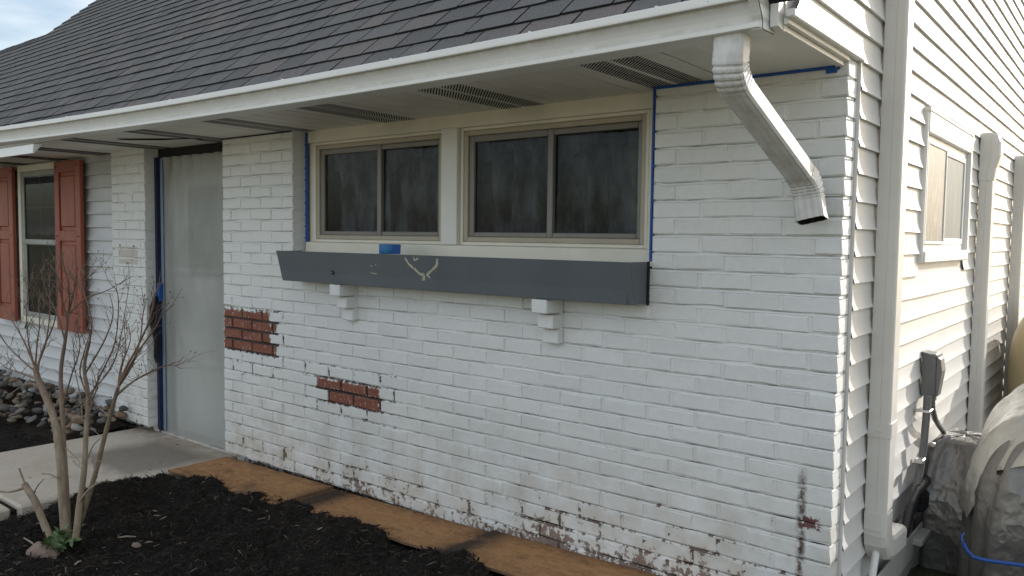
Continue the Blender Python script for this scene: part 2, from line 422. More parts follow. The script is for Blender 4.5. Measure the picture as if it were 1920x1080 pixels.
def bark_mat():
    M = Mat('tan_shrub_bark'); n = M.noise(30, 6, .65, stretch=(1, 1, .22)); g = M.noise(9, 4); X, Y, Z = M.xyz()
    c = M.mix(n.ramp(.3, .7), (.20, .15, .105), (.40, .325, .235)); c = M.scale(c, g.ramp(.3, .7, .8, 1.15))
    c = M.mix(Z.ramp(-1.60, -1.2, 0, .9), c, (.17, .115, .088))
    return M.set(c, .8, spec=.2, bump=n, bstr=.5, bdist=.004)
M_bark = bark_mat()
M_leaf = Mat('green_weed_leaf'); _n = M_leaf.noise(40, 3)
M_leaf = M_leaf.set(M_leaf.mix(_n.ramp(.3, .7), (.07, .12, .045), (.13, .20, .085)), .6)
def stone_mat(name, a, b):
    M = Mat(name); r = M.rnd(); n = M.noise(16, 6, .65); f = M.noise(80, 4)
    c = M.mix(r.ramp(0, 1), a, b)
    c = M.scale(c, n.ramp(.3, .7, .72, 1.18)); c = M.scale(c, f.ramp(.3, .7, .9, 1.1))
    return M.set(c, .75, spec=.3, bump=n+f*.4, bstr=.35, bdist=.01)
STONES = [('tan', stone_mat('tan_river_stone', (.17, .14, .10), (.25, .205, .145)), 'tan weathered river stone in the heap beside the walkway'), ('grey', stone_mat('grey_river_stone', (.12, .115, .105), (.19, .18, .165)), 'mid grey river stone in the heap beside the walkway'), ('dark', stone_mat('dark_river_stone', (.065, .063, .060), (.10, .096, .09)), 'dark slate grey river stone in the heap beside the walkway'), ('pale', stone_mat('pale_river_stone', (.27, .26, .24), (.36, .345, .315)), 'pale whitish river stone in the heap beside the walkway'), ('rusty', stone_mat('rusty_river_stone', (.20, .125, .075), (.27, .18, .115)), 'rusty orange brown river stone in the heap beside the walkway')]
M_stone = STONES[0][1]
M_rock = plain('pinkish_field_stone', (.23, .165, .13), .8, .25, 14, ((.1, .07, .05), .55, .5), .4, 50)
def tarp_mat(name, a, b, rough):
    M = Mat(name); n = M.noise(5, 5, .6); w = M.noise(4.5, 3, .5, off=4); v = M.noise(11, 3, .5, off=8, stretch=(1, 1, .6)); f = M.noise(400, 1)
    rid = ((w-.5).abs()*-6.0+1.0).mx(0)*.7+((v-.5).abs()*-6.0+1.0).mx(0)*.3
    return M.set(M.mix(n.ramp(.3, .7), a, b), rough, .55, .5, rid, .32, .025)
M_tarp = tarp_mat('silver_tarp', (.36, .35, .315), (.46, .445, .405), .38)
M_tarpd = tarp_mat('charcoal_tarp', (.13, .125, .117), (.22, .21, .195), .34)
M_tank = plain('tan_tank_paint', (.42, .34, .19), .5, .06, 4)
M_grass = Mat('short_grass'); _n = M_grass.noise(60, 5, .7)
M_grass = M_grass.set(M_grass.mix(_n.ramp(.35, .7), (.022, .027, .010), (.06, .07, .028)), .9, bump=_n, bstr=1, bdist=.02)

M_lawn = plain('dormant_lawn', (.24, .215, .13), .95, .3, .6)

# ------------------------------------------------------------------ ground, walk, mulch beds
def grid(name, x0, x1, nx, y0, y1, ny, hf, mat, **kw):
    b = MB(); vv = []
    for j in range(ny+1):
        for i in range(nx+1):
            x = x0+(x1-x0)*i/nx; y = y0+(y1-y0)*j/ny
            vv.append((x, y, hf(x, y)))
    b.add(vv, [(j*(nx+1)+i, j*(nx+1)+i+1, (j+1)*(nx+1)+i+1, (j+1)*(nx+1)+i) for j in range(ny) for i in range(nx)], 0, True)
    return b.build(name, mat, **kw)
gb = MB(); gb.add([(-800, -800, -2.3), (800, -800, -2.3), (800, 800, -2.3), (-800, 800, -2.3)], [(0, 1, 2, 3)])
gb.build('ground', M_lawn, kind='structure')
grid('lawn', 0.03, 6, 60, -3, 8, 110, lambda x, y: -2.13+.03*noise.noise((x*5, y*5, 0)), M_grass, kind='structure')

def nz(x, y, s, o=0): return noise.noise((x*s+o, y*s-o, o*.37))
BT = lambda x: -2.085+.027*(x+3.8)                     # level of the boards along the wall
BORD = [(-5.0, -.95), (-3.90, -.95), (-3.80, -.62), (-3.70, -.36), (-3.55, -.30), (-3.0, -.24), (-2.72, -.20), (-2.15, -.20), (-1.9, -.155), (-1.78, -.145), (-1.62, -.20), (-1.4, -.25), (-1.1, -.34), (0, -.6), (2, -.9)]
def border(x):
    for (xa, ya), (xb, yb) in zip(BORD, BORD[1:]):
        if xa <= x <= xb: return ya+(yb-ya)*(x-xa)/(xb-xa)
    return -1.2
def mulch_h(x, y):
    e = border(x)+.025*nz(x, y, 14, 3)+.03*nz(x, y, 5, 1)-y          # distance inside the bed
    ew = (x+3.80)+.02*nz(x, y, 12, 8) if y < -.5 else 1              # from the walk edge
    d = min(e, ew)
    t = max(0., min(1., d/.10)); t = t*t*(3-2*t)
    r = math.exp(-((d-.22)/.22)**2)                                  # heaped ridge behind the edge
    lump = math.exp(-((x+1.84)**2+(y+.17)**2)/.0035)*.05
    h = -2.16+.025*(x+3.8)*.8+t*(.03+.135*r*(.6+.5*nz(x, y, 2.3, 5))*(1 if y > -1.1 else .4))+.030*nz(x, y, 5, 2)*t+.05*nz(x, y, 2.6, 11)*t*(1 if y > -1.0 else .5)+.022*nz(x, y, 16, 4)*t+.012*nz(x, y, 40, 6)*t+lump
    if d < 0: h -= min(.12, -d*2.5)
    return h
grid('mulch_bed', -4.05, 1.4, 360, -3.1, -.08, 230, mulch_h, M_mulch, kind='structure')
def mulch2_h(x, y):
    d = -(y+.50)+.06*nz(x, y, 5, 2)
    return -2.10+.02*nz(x, y, 9, 1)+.012*nz(x, y, 30, 3)-(0 if d > 0 else min(.1, -d*.8))
grid('far_mulch_bed', -9.5, -5.045, 120, -2.6, .09, 70, mulch2_h, M_mulch, kind='structure')

path = MB(); path.bbox((-5.04, -1.205, -2.25), (-3.80, .135, -2.078), .012)
path.bbox((-5.06, -3.4, -2.25), (-3.83, -1.235, -2.086), .012)
wk = path.build('walkway', M_conc, kind='structure')
jf = MB(); jf.box((-5.03, -1.236, -2.25), (-3.84, -1.204, -2.105)); jf.build('walkway_joint', M_soil, kind='structure')

# shredded mulch pieces lying on the beds
def shreds(name, n, area, hf, seed, lo=.006, hi=.042, keep=lambda x, y: True, lift=.002, flat=.35):
    q = random.Random(seed); b = MB(); k = 0
    while k < n:
        x = q.uniform(area[0], area[1]); y = q.uniform(area[2], area[3])
        if not keep(x, y): continue
        k += 1
        l = lo+(hi-lo)*q.random()**2.8; w = l*q.uniform(.10, .35); a = q.uniform(0, 6.283); tl = q.gauss(0, flat)
        d = Vector((math.cos(a)*math.cos(tl), math.sin(a)*math.cos(tl), math.sin(tl)))*l*.5
        sdir = Vector((-math.sin(a), math.cos(a), q.uniform(-.5, .5)))*w*.5
        c = Vector((x, y, hf(x, y)+lift+abs(d.z)*.7))
        up = Vector((0, 0, w*.35))
        b.add([c-d-sdir*.6, c-d+sdir*.5, c+d+sdir*.7, c+d-sdir*.4, c+up], [(0, 1, 4), (1, 2, 4), (2, 3, 4), (3, 0, 4)])
    return b.build(name, M_chip, kind='stuff')
inbed = lambda x, y: y < border(x)+.03 and (x > -3.83 or y > -.5) and y > -2.95 and x > -4.0
shreds('mulch_shreds', 42000, (-3.85, -.4, -1.75, -.1), mulch_h, 3, .006, .046, inbed)
shreds('mulch_shreds_near', 3000, (-3.4, .6, -2.6, -1.75), mulch_h, 4, .006, .04, inbed)
shreds('far_mulch_shreds', 3500, (-8, -5.06, -1.6, -.5), mulch2_h, 5, .012, .05)
crumb = lambda x, y: noise.noise((x*2.1, y*7, 3)) > .12
shreds('spilled_mulch_crumbs', 420, (-3.7, -1.1, -.33, -.01), lambda x, y: BT(x)+.012, 6, .004, .022, lambda x, y: crumb(x, y) and y < -.01, .003, .1)
shreds('walkway_crumbs', 60, (-5.0, -3.85, -1.1, .05), lambda x, y: -2.078, 8, .006, .03, lambda x, y: noise.noise((x*4, y*4, 9)) > .05, .002, .05)

# sheathing boards laid along the foot of the wall
def board(x0, x1, y0, y1, dz, tilt, label):
    t = thing('board', label, 'board', ((x0+x1)/2, (y0+y1)/2, BT((x0+x1)/2)), 'sheathing boards along the foot of the brick wall')
    b = MB(); bz = lambda x: BT(x)+dz+tilt*(x-x0)
    n = 14; top = []; bot = []
    q = random.Random(int(-x0*100))
    for i in range(n+1):
        x = x0+(x1-x0)*i/n; w = q.uniform(-.004, .004)
        top.append(((x, y0+w, bz(x)+.012), (x, y1, bz(x)+.012))); bot.append(((x, y0+w, bz(x)), (x, y1, bz(x))))
    for i in range(n):
        a, c = top[i], top[i+1]; d, e = bot[i], bot[i+1]
        b.add([a[0], c[0], c[1], a[1]], [(0, 1, 2, 3)], 0); b.add([d[0], e[0], c[0], a[0]], [(0, 1, 2, 3)], 1)
        b.add([d[1], e[1], c[1], a[1]], [(3, 2, 1, 0)], 1); b.add([d[0], e[0], e[1], d[1]], [(3, 2, 1, 0)], 1)
    b.add([top[0][0], top[0][1], bot[0][1], bot[0][0]], [(0, 1, 2, 3)], 1); b.add([top[n][0], top[n][1], bot[n][1], bot[n][0]], [(3, 2, 1, 0)], 1)
    b.build('panel', [M_osb, M_osbedge], t)
board(-3.77, -2.70, -.40, -.006, .016, -.004, 'tan particle board at the far end beside the concrete walk')
board(-2.72, -1.52, -.34, -.006, .0, .0, 'tan particle board between the other two, soil smeared at both ends')
board(-1.535, -.3, -.36, -.006, .014, 0, 'tan particle board nearest the camera at the bottom edge of the photo')
sb = MB(); sb.box((-3.78, -.30, -2.25), (0, .02, -2.12)); sb.build('soil_strip', M_soil, kind='structure')

# ------------------------------------------------------------------ the house
house = thing('house', 'white painted brick house with dark shingle roof and almond vinyl side wall', 'house', (-3, 0, -2.085))

# brick shapes: a block whose visible face is chamfered and slightly uneven
def brick_mesh(w, seed):
    q = random.Random(seed); b = MB(); h = H-.0115; nx = 3
    dep = .092; c = .0045
    xs = [w*i/nx for i in range(nx+1)]
    j = lambda s: q.gauss(0, s)
    fb = [(min(max(x, c), w-c), j(.0007), c+j(.0011)) for x in xs]; ft = [(min(max(x, c), w-c), j(.0007), h-c+j(.0013)) for x in xs]
    ob = [(x+(j(.0008) if 0 < x < w else 0), c*1.1, 0+j(.0017)) for x in xs]; ot = [(x, c*1.1, h+j(.0010)) for x in xs]
    bb = [(x, dep, 0) for x in xs]; bt = [(x, dep, h) for x in xs]
    rows = [bb, ob, fb, ft, ot, bt]
    n = nx+1; vv = [p for r in rows for p in r]; ff = []
    for r in range(5):
        for i in range(nx): ff.append((r*n+i, r*n+i+1, (r+1)*n+i+1, (r+1)*n+i))
    ff.append((0, 1*n, 2*n, 3*n, 4*n, 5*n)[::-1][:6]); ff.append((nx, n+nx, 2*n+nx, 3*n+nx, 4*n+nx, 5*n+nx))
    b.add(vv, ff); return b.mesh('brick', M_brick)
JT = .0105
FULL = [brick_mesh(L-JT, 100+i) for i in range(9)]; HALF = [brick_mesh(L/2-JT, 200+i) for i in range(5)]
WALL_L, WIN_L, WIN_R = -18*L, -14.5*L, -3.5*L
brick_list = []       # (screen size, mesh, x0, z0, sx, proud)
def course(k, x0, x1, odd_ref):
    """bricks of course k (1 = top) from x0 to x1; returns list of spans"""
    z = -k*H
    off = 0 if (k % 2) else .5
    edges = sorted({round(-(n+off)*L, 5) for n in range(-1, 40)})
    e = [x0]+[q for q in edges if x0+.03 < q < x1-.03]+[x1]
    for a, c in zip(e, e[1:]):
        w = c-a
        base, pool = (L-JT, FULL) if w > L*.72 else (L/2-JT, HALF)
        brick_list.append((R.choice(pool), a+JT/2, z, (w-JT)/base))
for k in range(1, 31):
    if 1 <= k <= 11: course(k, WALL_L, WIN_L, 0); course(k, WIN_R, 0, 0)
    else: course(k, WALL_L, 0, 0)
PIER_L, PIER_R = -5.30, -4.787
pier_start = len(brick_list)
for k in range(1, 31): course(k, PIER_L, PIER_R, 0)

def mortar(name, spans, parent):
    b = MB()
    for k, x0, x1 in spans:
        z0, z1 = -k*H, -(k-1)*H; n = max(2, int((x1-x0)/.035)); rings = []
        for i in range(n+1):
            x = x0+(x1-x0)*i/n
            # flush painted bed joint with an uneven open crack under the brick above
            cr = .0035+.0125*max(0, min(1, .72+1.5*noise.noise((x*7, k*5.3, 1)))); wz = .0012*noise.noise((x*16, k*3.1, 4)); wt = .0016*noise.noise((x*13, k*2.7, 8))
            fy = .0038+.0016*noise.noise((x*21, k*4.1, 2))
            rings.append([(x, .0035, z0+.0012), (x, cr, z0+.0016+wz), (x, cr, z0+.0062), (x, fy, z0+.0068), (x, fy, z1-.0065), (x, .0006+wt*.6, z1-.0050+wt), (x, .0035, z1+.0012), (x, .085, z1+.0012), (x, .085, z0+.0012)])
        b.rings(rings, 0, False, True)
    return b.build(name, M_mortar, parent)
def spans_wall():
    s = []
    for k in range(1, 31):
        s += [(k, WALL_L+.007, WIN_L-.007), (k, WIN_R+.004, -.011)] if k <= 11 else [(k, WALL_L+.007, -.011)]
    return s
brick_wall = mortar('brick_wall', spans_wall(), house)
pier = mortar('porch_pier', [(k, PIER_L+.004, PIER_R-.010) for k in range(1, 31)], house)
pier['label'] = 'narrow white brick pier left of the covered door'
def pxsize(it):
    c = Vector((it[1]+.1, 0, it[2]+H/2)); return 1/(c-CAM).length
infr = lambda it: (it[2] > -1.84) if it[1] > -.25 else True
order = sorted(range(len(brick_list)), key=lambda i: -pxsize(brick_list[i]) if infr(brick_list[i]) else 9)
chosen = set(order[:300])
rest = {'brick_wall': MB(), 'porch_pier': MB()}
for i, (me, x, z, sx) in enumerate(brick_list):
    par = pier if i >= pier_start else brick_wall
    dy = R.gauss(0, .0014)-.0008; dz = .0060+R.gauss(0, .0014); tz = R.gauss(0, .0035)
    if i in chosen:
        o = link('brick', me, par); o.matrix_parent_inverse = Matrix()
        o.location = Vector((x, dy, z+dz))-Vector((-3, 0, -2.085))*0
        o.scale = (sx, 1, 1); o.rotation_euler = (0, 0, tz*.5)
        o.rotation_euler.y = R.gauss(0, .0042)
    else:
        b = rest[par.name]
        b.add([(v.co.x*sx+x, v.co.y+dy, v.co.z+z+dz) for v in me.vertices], [tuple(p.vertices) for p in me.polygons])
for k, b in rest.items():
    if b.v: b.build('bricks', M_brick, house, kind='stuff')
core = MB()
core.box((WALL_L+.012, .084, -2.3), (WIN_L-.16, .24, -.005)); core.box((WIN_R+.16, .084, -2.3), (-.014, .24, -.005)); core.box((WIN_L-.16, .084, -2.3), (WIN_R+.16, .24, -.775))
core.box((PIER_L+.002, .084, -2.3), (PIER_R-.002, .24, -.005))
core.build('wall_backing', M_mortar, house)

# corbels of header bricks under the planter
for cx, nm in ((-2.5425, 0), (-1.199, 1)):
    cb = MB(); cb.box((cx-.038, -.02, -16*H+.008), (cx+.038, .002, -13*H-.003)); cp = cb.build('corbel', M_mortar, house)
    for s, pr in enumerate((.128, .082, .040)):
        q = MB(); q.bbox((cx-.041+R.uniform(-.002, .002), -pr, -(14+s)*H+.004), (cx+.041, .004, -(13+s)*H-.004), .004)
        q.build('brick', M_brick, cp).matrix_parent_inverse = Matrix()
# fix world placement: children of parts whose own transform is identity in world
# (house Empty sits at its base, so give each part the inverse once)

# ---- side wall of vinyl siding
EXP = .096
def lap(mat, parent, axis, plane, a, b, zb, e, out, seg=.16, seed=0, wave=.0016, name='siding_board', slant=0, lip=1.):
    """one lap: bottom lip at zb, running a..b; out = +1/-1 direction of outward normal along the other axis"""
    prof = [(-.002, e+.012), (.0006, e*.8), (.0015, e*.62), (.0035, e*.42), (.0068, e*.22), (.0112, .006), (.0125, .001), (.0120, 0), (0., .0012)]
    prof = [(o*lip, z) for o, z in prof]
    n = max(2, int((b-a)/seg)); q = MB(); rings = []
    for i in range(n+1):
        t = a+(b-a)*i/n; dw = wave*noise.noise((t*2.1, seed*3.7, .3)); dzz = wave*1.3*noise.noise((t*1.3, seed*1.9, 5))
        g = []
        for o, z in prof:
            oo = plane+out*(o+dw*(1 if o > 0 else 0)); zz = zb+z+dzz
            if i == 0 and slant: t = a+slant*z
            g.append((oo, t, zz) if axis == 1 else (t, oo, zz))
        rings.append(g)
    q.rings(rings, 0, False, False, closed=False)
    npf = len(prof)-1
    q.sm = [(i % npf) < 5 for i in range(len(q.f))]
    if (axis == 1 and out > 0) or (axis == 0 and out < 0): q.f = [f[::-1] for f in q.f]
    return q.build(name, mat, parent)
SW = MB(); SW.box((-.14, .098, -2.3), (-.006, 9.5, 4.5))
# gable shape above the eave: cut away by building the sheathing as a polygon
SW = MB()
SW.prism([(.098, -2.3), (9.5, -2.3), (9.5, 4.6), (4.3, 4.6), (-.50, .03), (-.50, .0), (.098, .0)], 0, -.12, -.006)
# openings are not cut: the side window is set on the sheathing face
side_wall = SW.build('side_wall', M_side, house)
ZB = -.0985
SWIN = dict(y0=1.11, y1=2.235, z0=-.715, z1=-.03)
def gable_start(z): return -.598+max(0, z+.015)/.97
k = -20
while True:
    zb = ZB+k*EXP
    if zb > 3.4: break
    y0 = .097 if zb < -.02 else gable_start(zb)
    lo, hi = SWIN['z0'], SWIN['z1']
    if zb+EXP > lo+.012 and zb < hi-.012:
        lap(M_side, side_wall, 1, 0, y0, SWIN['y0']+.004, zb, EXP, 1, seed=k).matrix_parent_inverse = Matrix()
        lap(M_side, side_wall, 1, 0, SWIN['y1']-.004, 9.5, zb, EXP, 1, seed=k).matrix_parent_inverse = Matrix()
    elif y0 < 9: lap(M_side, side_wall, 1, 0, y0, 9.5, zb, EXP, 1, seed=k, slant=0 if zb < -.02 else 1/.97).matrix_parent_inverse = Matrix()
    k += 1
jc = MB(); jc.bbox((-.012, .0935, -2.02), (.0065, .1000, .0), .001); jc.build('corner_channel', M_side, house)
ft = MB(); ft.box((-.1, .1, -2.3), (.034, 9.5, -2.03)); ft.build('foundation_ledge', plain('grey_foundation', (.33, .32, .30), .8), house)

# ---- porch-side wall of grey vinyl
gw = MB(); gw.box((-12, .088, -2.3), (-5.30, .2, -.02)); grey_wall = gw.build('front_siding_wall', M_gray, house)
GX = dict(x0=-7.165, x1=-5.95, z0=-1.44, z1=-.042)
for i in range(20):
    zb = -2.02+.1025*i
    if zb+.1 > GX['z0']+.02 and zb < GX['z1']:
        lap(M_gray, grey_wall, 0, .082, -11, GX['x0']+.003, zb, .1025, -1, seed=50+i, lip=1.7).matrix_parent_inverse = Matrix()
        lap(M_gray, grey_wall, 0, .082, GX['x1']-.003, -5.30, zb, .1025, -1, seed=80+i, lip=1.7).matrix_parent_inverse = Matrix()
    else: lap(M_gray, grey_wall, 0, .082, -11, -5.30, zb, .1025, -1, seed=20+i, lip=1.7).matrix_parent_inverse = Matrix()

# ---- roof
SL = .92; RY, RZ = -.635, .058; NRM = Vector((0, -SL, 1)).normalized(); UP = Vector((0, 1, SL)).normalized()
RAKE_X = -8.87; RIDGE_Z = 1.55
def roofpt(x, s): p = Vector((x, RY, RZ))+UP*s; return p
rb = MB(); smax = 5.2; s_ridge = (RIDGE_Z-RZ)/UP.z
a_ = [roofpt(-14, 0), roofpt(.03, 0), roofpt(.03, smax), roofpt(RAKE_X, smax), roofpt(RAKE_X, s_ridge), roofpt(-14, s_ridge)]
rb.add([p for p in a_]+[p-NRM*.03 for p in a_], [(0, 1, 2, 3, 4, 5), (11, 10, 9, 8, 7, 6)]+[(i, i+6, (i+1) % 6+6, (i+1) % 6) for i in range(6)])
# back slopes
pk = roofpt(.03, smax); pk2 = roofpt(RAKE_X, smax)
rb.add([pk, pk2, pk2+Vector((0, 4, -3.7)), pk+Vector((0, 4, -3.7))], [(0, 1, 2, 3)])
p3, p4 = roofpt(RAKE_X, s_ridge), roofpt(-14, s_ridge)
rb.add([p3, p4, p4+Vector((0, 3, -1.2)), p3+Vector((0, 3, -1.2))], [(0, 1, 2, 3)])
rb.add([pk2, p3, p3+Vector((0, 3, 0)), pk2+Vector((0, 3, -2.5))], [(0, 1, 2, 3)])
roof = rb.build('roof', plain('dark_roof_underlayer', (.018, .018, .020), .95, .2, 30), house)
EXS = .1295
cand = []
q = random.Random(21)
def tab(s0, x0, x1, cut=0):
    g = .0042; jl = q.gauss(0, .0025); jr = jl+q.gauss(0, .0018); th = .0048+q.uniform(0, .0032); lift = q.uniform(.0005, .002)
    b0 = Vector((x0+g, RY, RZ))+UP*(s0+jl)+NRM*(lift+th+.003); b1 = Vector((x1-g, RY, RZ))+UP*(s0+jr)+NRM*(lift+th+.003)
    t0 = Vector((x0+g, RY, RZ))+UP*(s0+EXS+.008)+NRM*.002; t1 = Vector((x1-g, RY, RZ))+UP*(s0+EXS+.008)+NRM*.002
    m = (b0+b1)/2+UP*q.gauss(0, .0012)
    vv = [b0, m, b1, t1, t0]; d = NRM*(th+.0015)
    return vv+[p-d for p in vv], [(0, 1, 2, 3, 4), (1, 0, 5, 6), (2, 1, 6, 7), (3, 2, 7, 8), (0, 4, 9, 5)]
for c in range(40):
    s0 = -.012+c*EXS; xl = RAKE_X-.03 if s0+.06 > s_ridge else -12.5
    if s0 > smax-.1: break
    x = .035-(0 if c % 2 else .11)-q.uniform(0, .06); edges = [.035]
    if edges[0]-x > .05: edges.append(x)
    while x > xl: x -= q.choice((.165, .19, .2, .21, .225, .24))*q.uniform(.96, 1.04); edges.append(max(x, xl))
    for a, b in zip(edges, edges[1:]):
        if a-b < .02: continue
        mid = roofpt((a+b)/2, s0+.06); d = mid-CAM; z = d.dot(_fw)
        if z < .3: continue
        px = 960+F_PX*d.dot(_r2)/z; py = 540-F_PX*d.dot(_u2)/z
        vis = -40 < px < 1960 and -40 < py < 300
        cand.append((0 if vis else 1, d.length, tab(s0, b, a)))
cand.sort(key=lambda t: t[:2])
rest_b = MB()
for i, (o, d, (vv, ff)) in enumerate(cand):
    if i < 300:
        b = MB(); b.add(vv, ff[:1]); b.add(vv, ff[1:], 1); b.build('shingle', [M_shingle, M_butt], roof).matrix_parent_inverse = Matrix()
    else: rest_b.add(vv, ff[:1]); rest_b.add(vv, ff[1:], 1)
rest_b.build('shingles', [M_shingle, M_butt], house, kind='stuff')
# ridge cap of the lower roof
rc = MB(); p4 = roofpt(-14, s_ridge); p3 = roofpt(RAKE_X, s_ridge)
for i in range(18):
    x0 = RAKE_X-.03-.29*i; dz = Vector((0, 0, .012+.003*(i % 2)))
    a = Vector((x0, p3.y, p3.z)); b = Vector((x0-.285, p3.y, p3.z))
    u = Vector((0, -1, -SL)).normalized()*.13; v = Vector((0, .14, -.05))
    rc.add([a+dz, b+dz, b+dz+u, a+dz+u, b+dz+v, a+dz+v, b+u, a+u], [(0, 1, 2, 3), (1, 0, 5, 4), (3, 2, 6, 7)])
rc.build('ridge_cap', plain('dark_ridge_shingle', (.03, .03, .036), .9, .2, 20), roof)
# rake fascia at the gable end
rk = MB()
rk.prism([(-.615, -.026), (-.562, -.034), (4.2, 4.585), (4.2, 4.70), (-.615, .085)], 0, -.048, -.024)
rk.build('rake_fascia', M_white, house)

# ---- soffit
SZ = -.025
def soffit_panel(x0, x1, vent):
    q = MB(); g = .0042; w = (x1-x0)/3
    prof = [(x0+g, SZ)]
    for i in (1, 2): prof += [(x0+w*i-.005, SZ), (x0+w*i-.001, SZ+.004), (x0+w*i+.001, SZ+.004), (x0+w*i+.005, SZ)]
    prof += [(x1-g, SZ), (x1-g, SZ+.012), (x0+g, SZ+.012)]
    q.prism(prof, 1, -.572, .118); panel = q.build('soffit_panel', M_soffit, house)
    if vent:
        b = MB(); c = (x0+x1)/2
        for sx in (c+.066, c-.064):
            for i in range(46):
                y = -.665+i*.0167; q4 = []
                for yy in (y, y+.0078):
                    ta = max(0, min(1, (-.555-yy)/.105)); tb = max(0, min(1, (.10-yy)/.105))
                    q4.append([(sx+.053-.106*t, yy+.105*t) for t in (ta, tb)])
                if q4[0][0] == q4[0][1] or q4[1][0] == q4[1][1]: continue
                p = [q4[0][0], q4[1][0], q4[1][1], q4[0][1]]
                b.add([(a_[0], a_[1], SZ-.0012) for a_ in p]+[(a_[0], a_[1], SZ+.003) for a_ in p], [(0, 1, 2, 3), (0, 4, 5, 1), (1, 5, 6, 2), (2, 6, 7, 3), (3, 7, 4, 0)])
        b.build('vent_slots', M_slot, panel, kind='stuff')
PW = .405
x = -.645+PW*1.5-PW
soffit_panel(-.645+PW/2, -.046, False)
for i in range(26):
    x1 = -.645+PW/2-PW*i; soffit_panel(x1-PW, x1, i % 2 == 0)
sf = MB(); sf.box((-11, -.575, SZ+.02), (-.03, .3, SZ+.03)); sf.build('soffit_backing', M_dark, house)
ls = MB(); ls.add([(-4.35, -.37, SZ-.022), (-3.93, -.12, SZ-.004), (-3.96, -.06, SZ-.004), (-4.38, -.33, SZ-.020)], [(0, 1, 2, 3), (3, 2, 1, 0)])
ls.add([(-4.40, -.40, SZ-.010), (-3.90, -.10, SZ-.002), (-3.94, -.02, SZ-.002), (-4.43, -.33, SZ-.002)], [(0, 1, 2, 3)], 1)
ls.build('loose_soffit_strip', [M_white, M_dark], house)
et = MB(); et.bbox((-.012, -.60, -.003), (.0165, .105, .021), .004); et.build('eave_trim', M_white, house)
e2 = MB(); e2.box((-.020, -.585, -.016), (-.004, .0, -.001)); e2.box((-.046, -.578, SZ-.006), (-.022, -.004, -.008)); e2.build('eave_return', M_soffit, house)
# fascia behind the gutter
fa = MB(); fa.box((-11, -.575, SZ), (-.02, -.560, .09)); fa.build('fascia', M_white, house)

# ---- gutter
def sag(x): x = max(x, -7.); return .00318*x*x+.0124*x
gp = [(-.574, .062), (-.574, -.036), (-.660, -.0365), (-.6690, -.034), (-.6700, -.019), (-.6610, -.0165), (-.6620, -.006), (-.6690, .006), (-.6785, .018), (-.6860, .028), (-.6880, .0350), (-.7000, .0360), (-.7025, .038), (-.7030, .062), (-.6985, .0645), (-.690, .0645), (-.688, .060), (-.690, .056), (-.690, .044), (-.655, .0), (-.650, -.030), (-.580, -.030), (-.580, .062)]
gb_ = MB(); rings = []
GX0, GX1 = -11.0, -.058
for i in range(61):
    x = GX1+(GX0-GX1)*i/60; w = .0012*noise.noise((x*1.7, 0, 2)); rings.append([(x, y+w, z+sag(x)+w) for y, z in gp])
gb_.rings(rings, 0, False, True); gb_.sm = [(i % len(gp)) in (4, 5, 6, 7, 8, 9) for i in range(len(gb_.f))]
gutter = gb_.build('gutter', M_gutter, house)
ec = MB(); out = [(-.572, .060), (-.572, -.040), (-.656, -.041), (-.661, -.036), (-.6625, -.018), (-.675, .002), (-.6885, .018), (-.698, .034), (-.702, .046), (-.703, .066), (-.690, .066)]
ec.prism(out, 0, -.058, -.052); ec.prism([(y*1.0-.0015*(1 if y < -.6 else 0), z) for y, z in out[1:10]]+[(y+.006, z+.003) for y, z in out[1:10]][::-1], 0, -.080, -.052)
for yy, zz in ((-.592, .035), (-.592, -.012), (-.678, .03)): ec.tube([(-.0522, yy, zz), (-.0485, yy, zz)], .0035, 8)
ec.build('end_cap', M_gutter, gutter)
for xx in (-.83, -2.19, -3.14, -4.35, -5.2, -.36, -1.5, -6.2):
    hk = MB(); hk.bbox((xx-.004, -.703, .045+sag(xx)), (xx+.004, -.688, .0675+sag(xx)), .001); hk.build('hanger', M_gutter, gutter)
ws = MB(); ws.prism([(-.640, -.045), (-.646, -.105), (-.640, -.108), (-.585, -.045)], 0, -9, -5.0); ws.build('lower_fascia_strip', M_gutter, house)

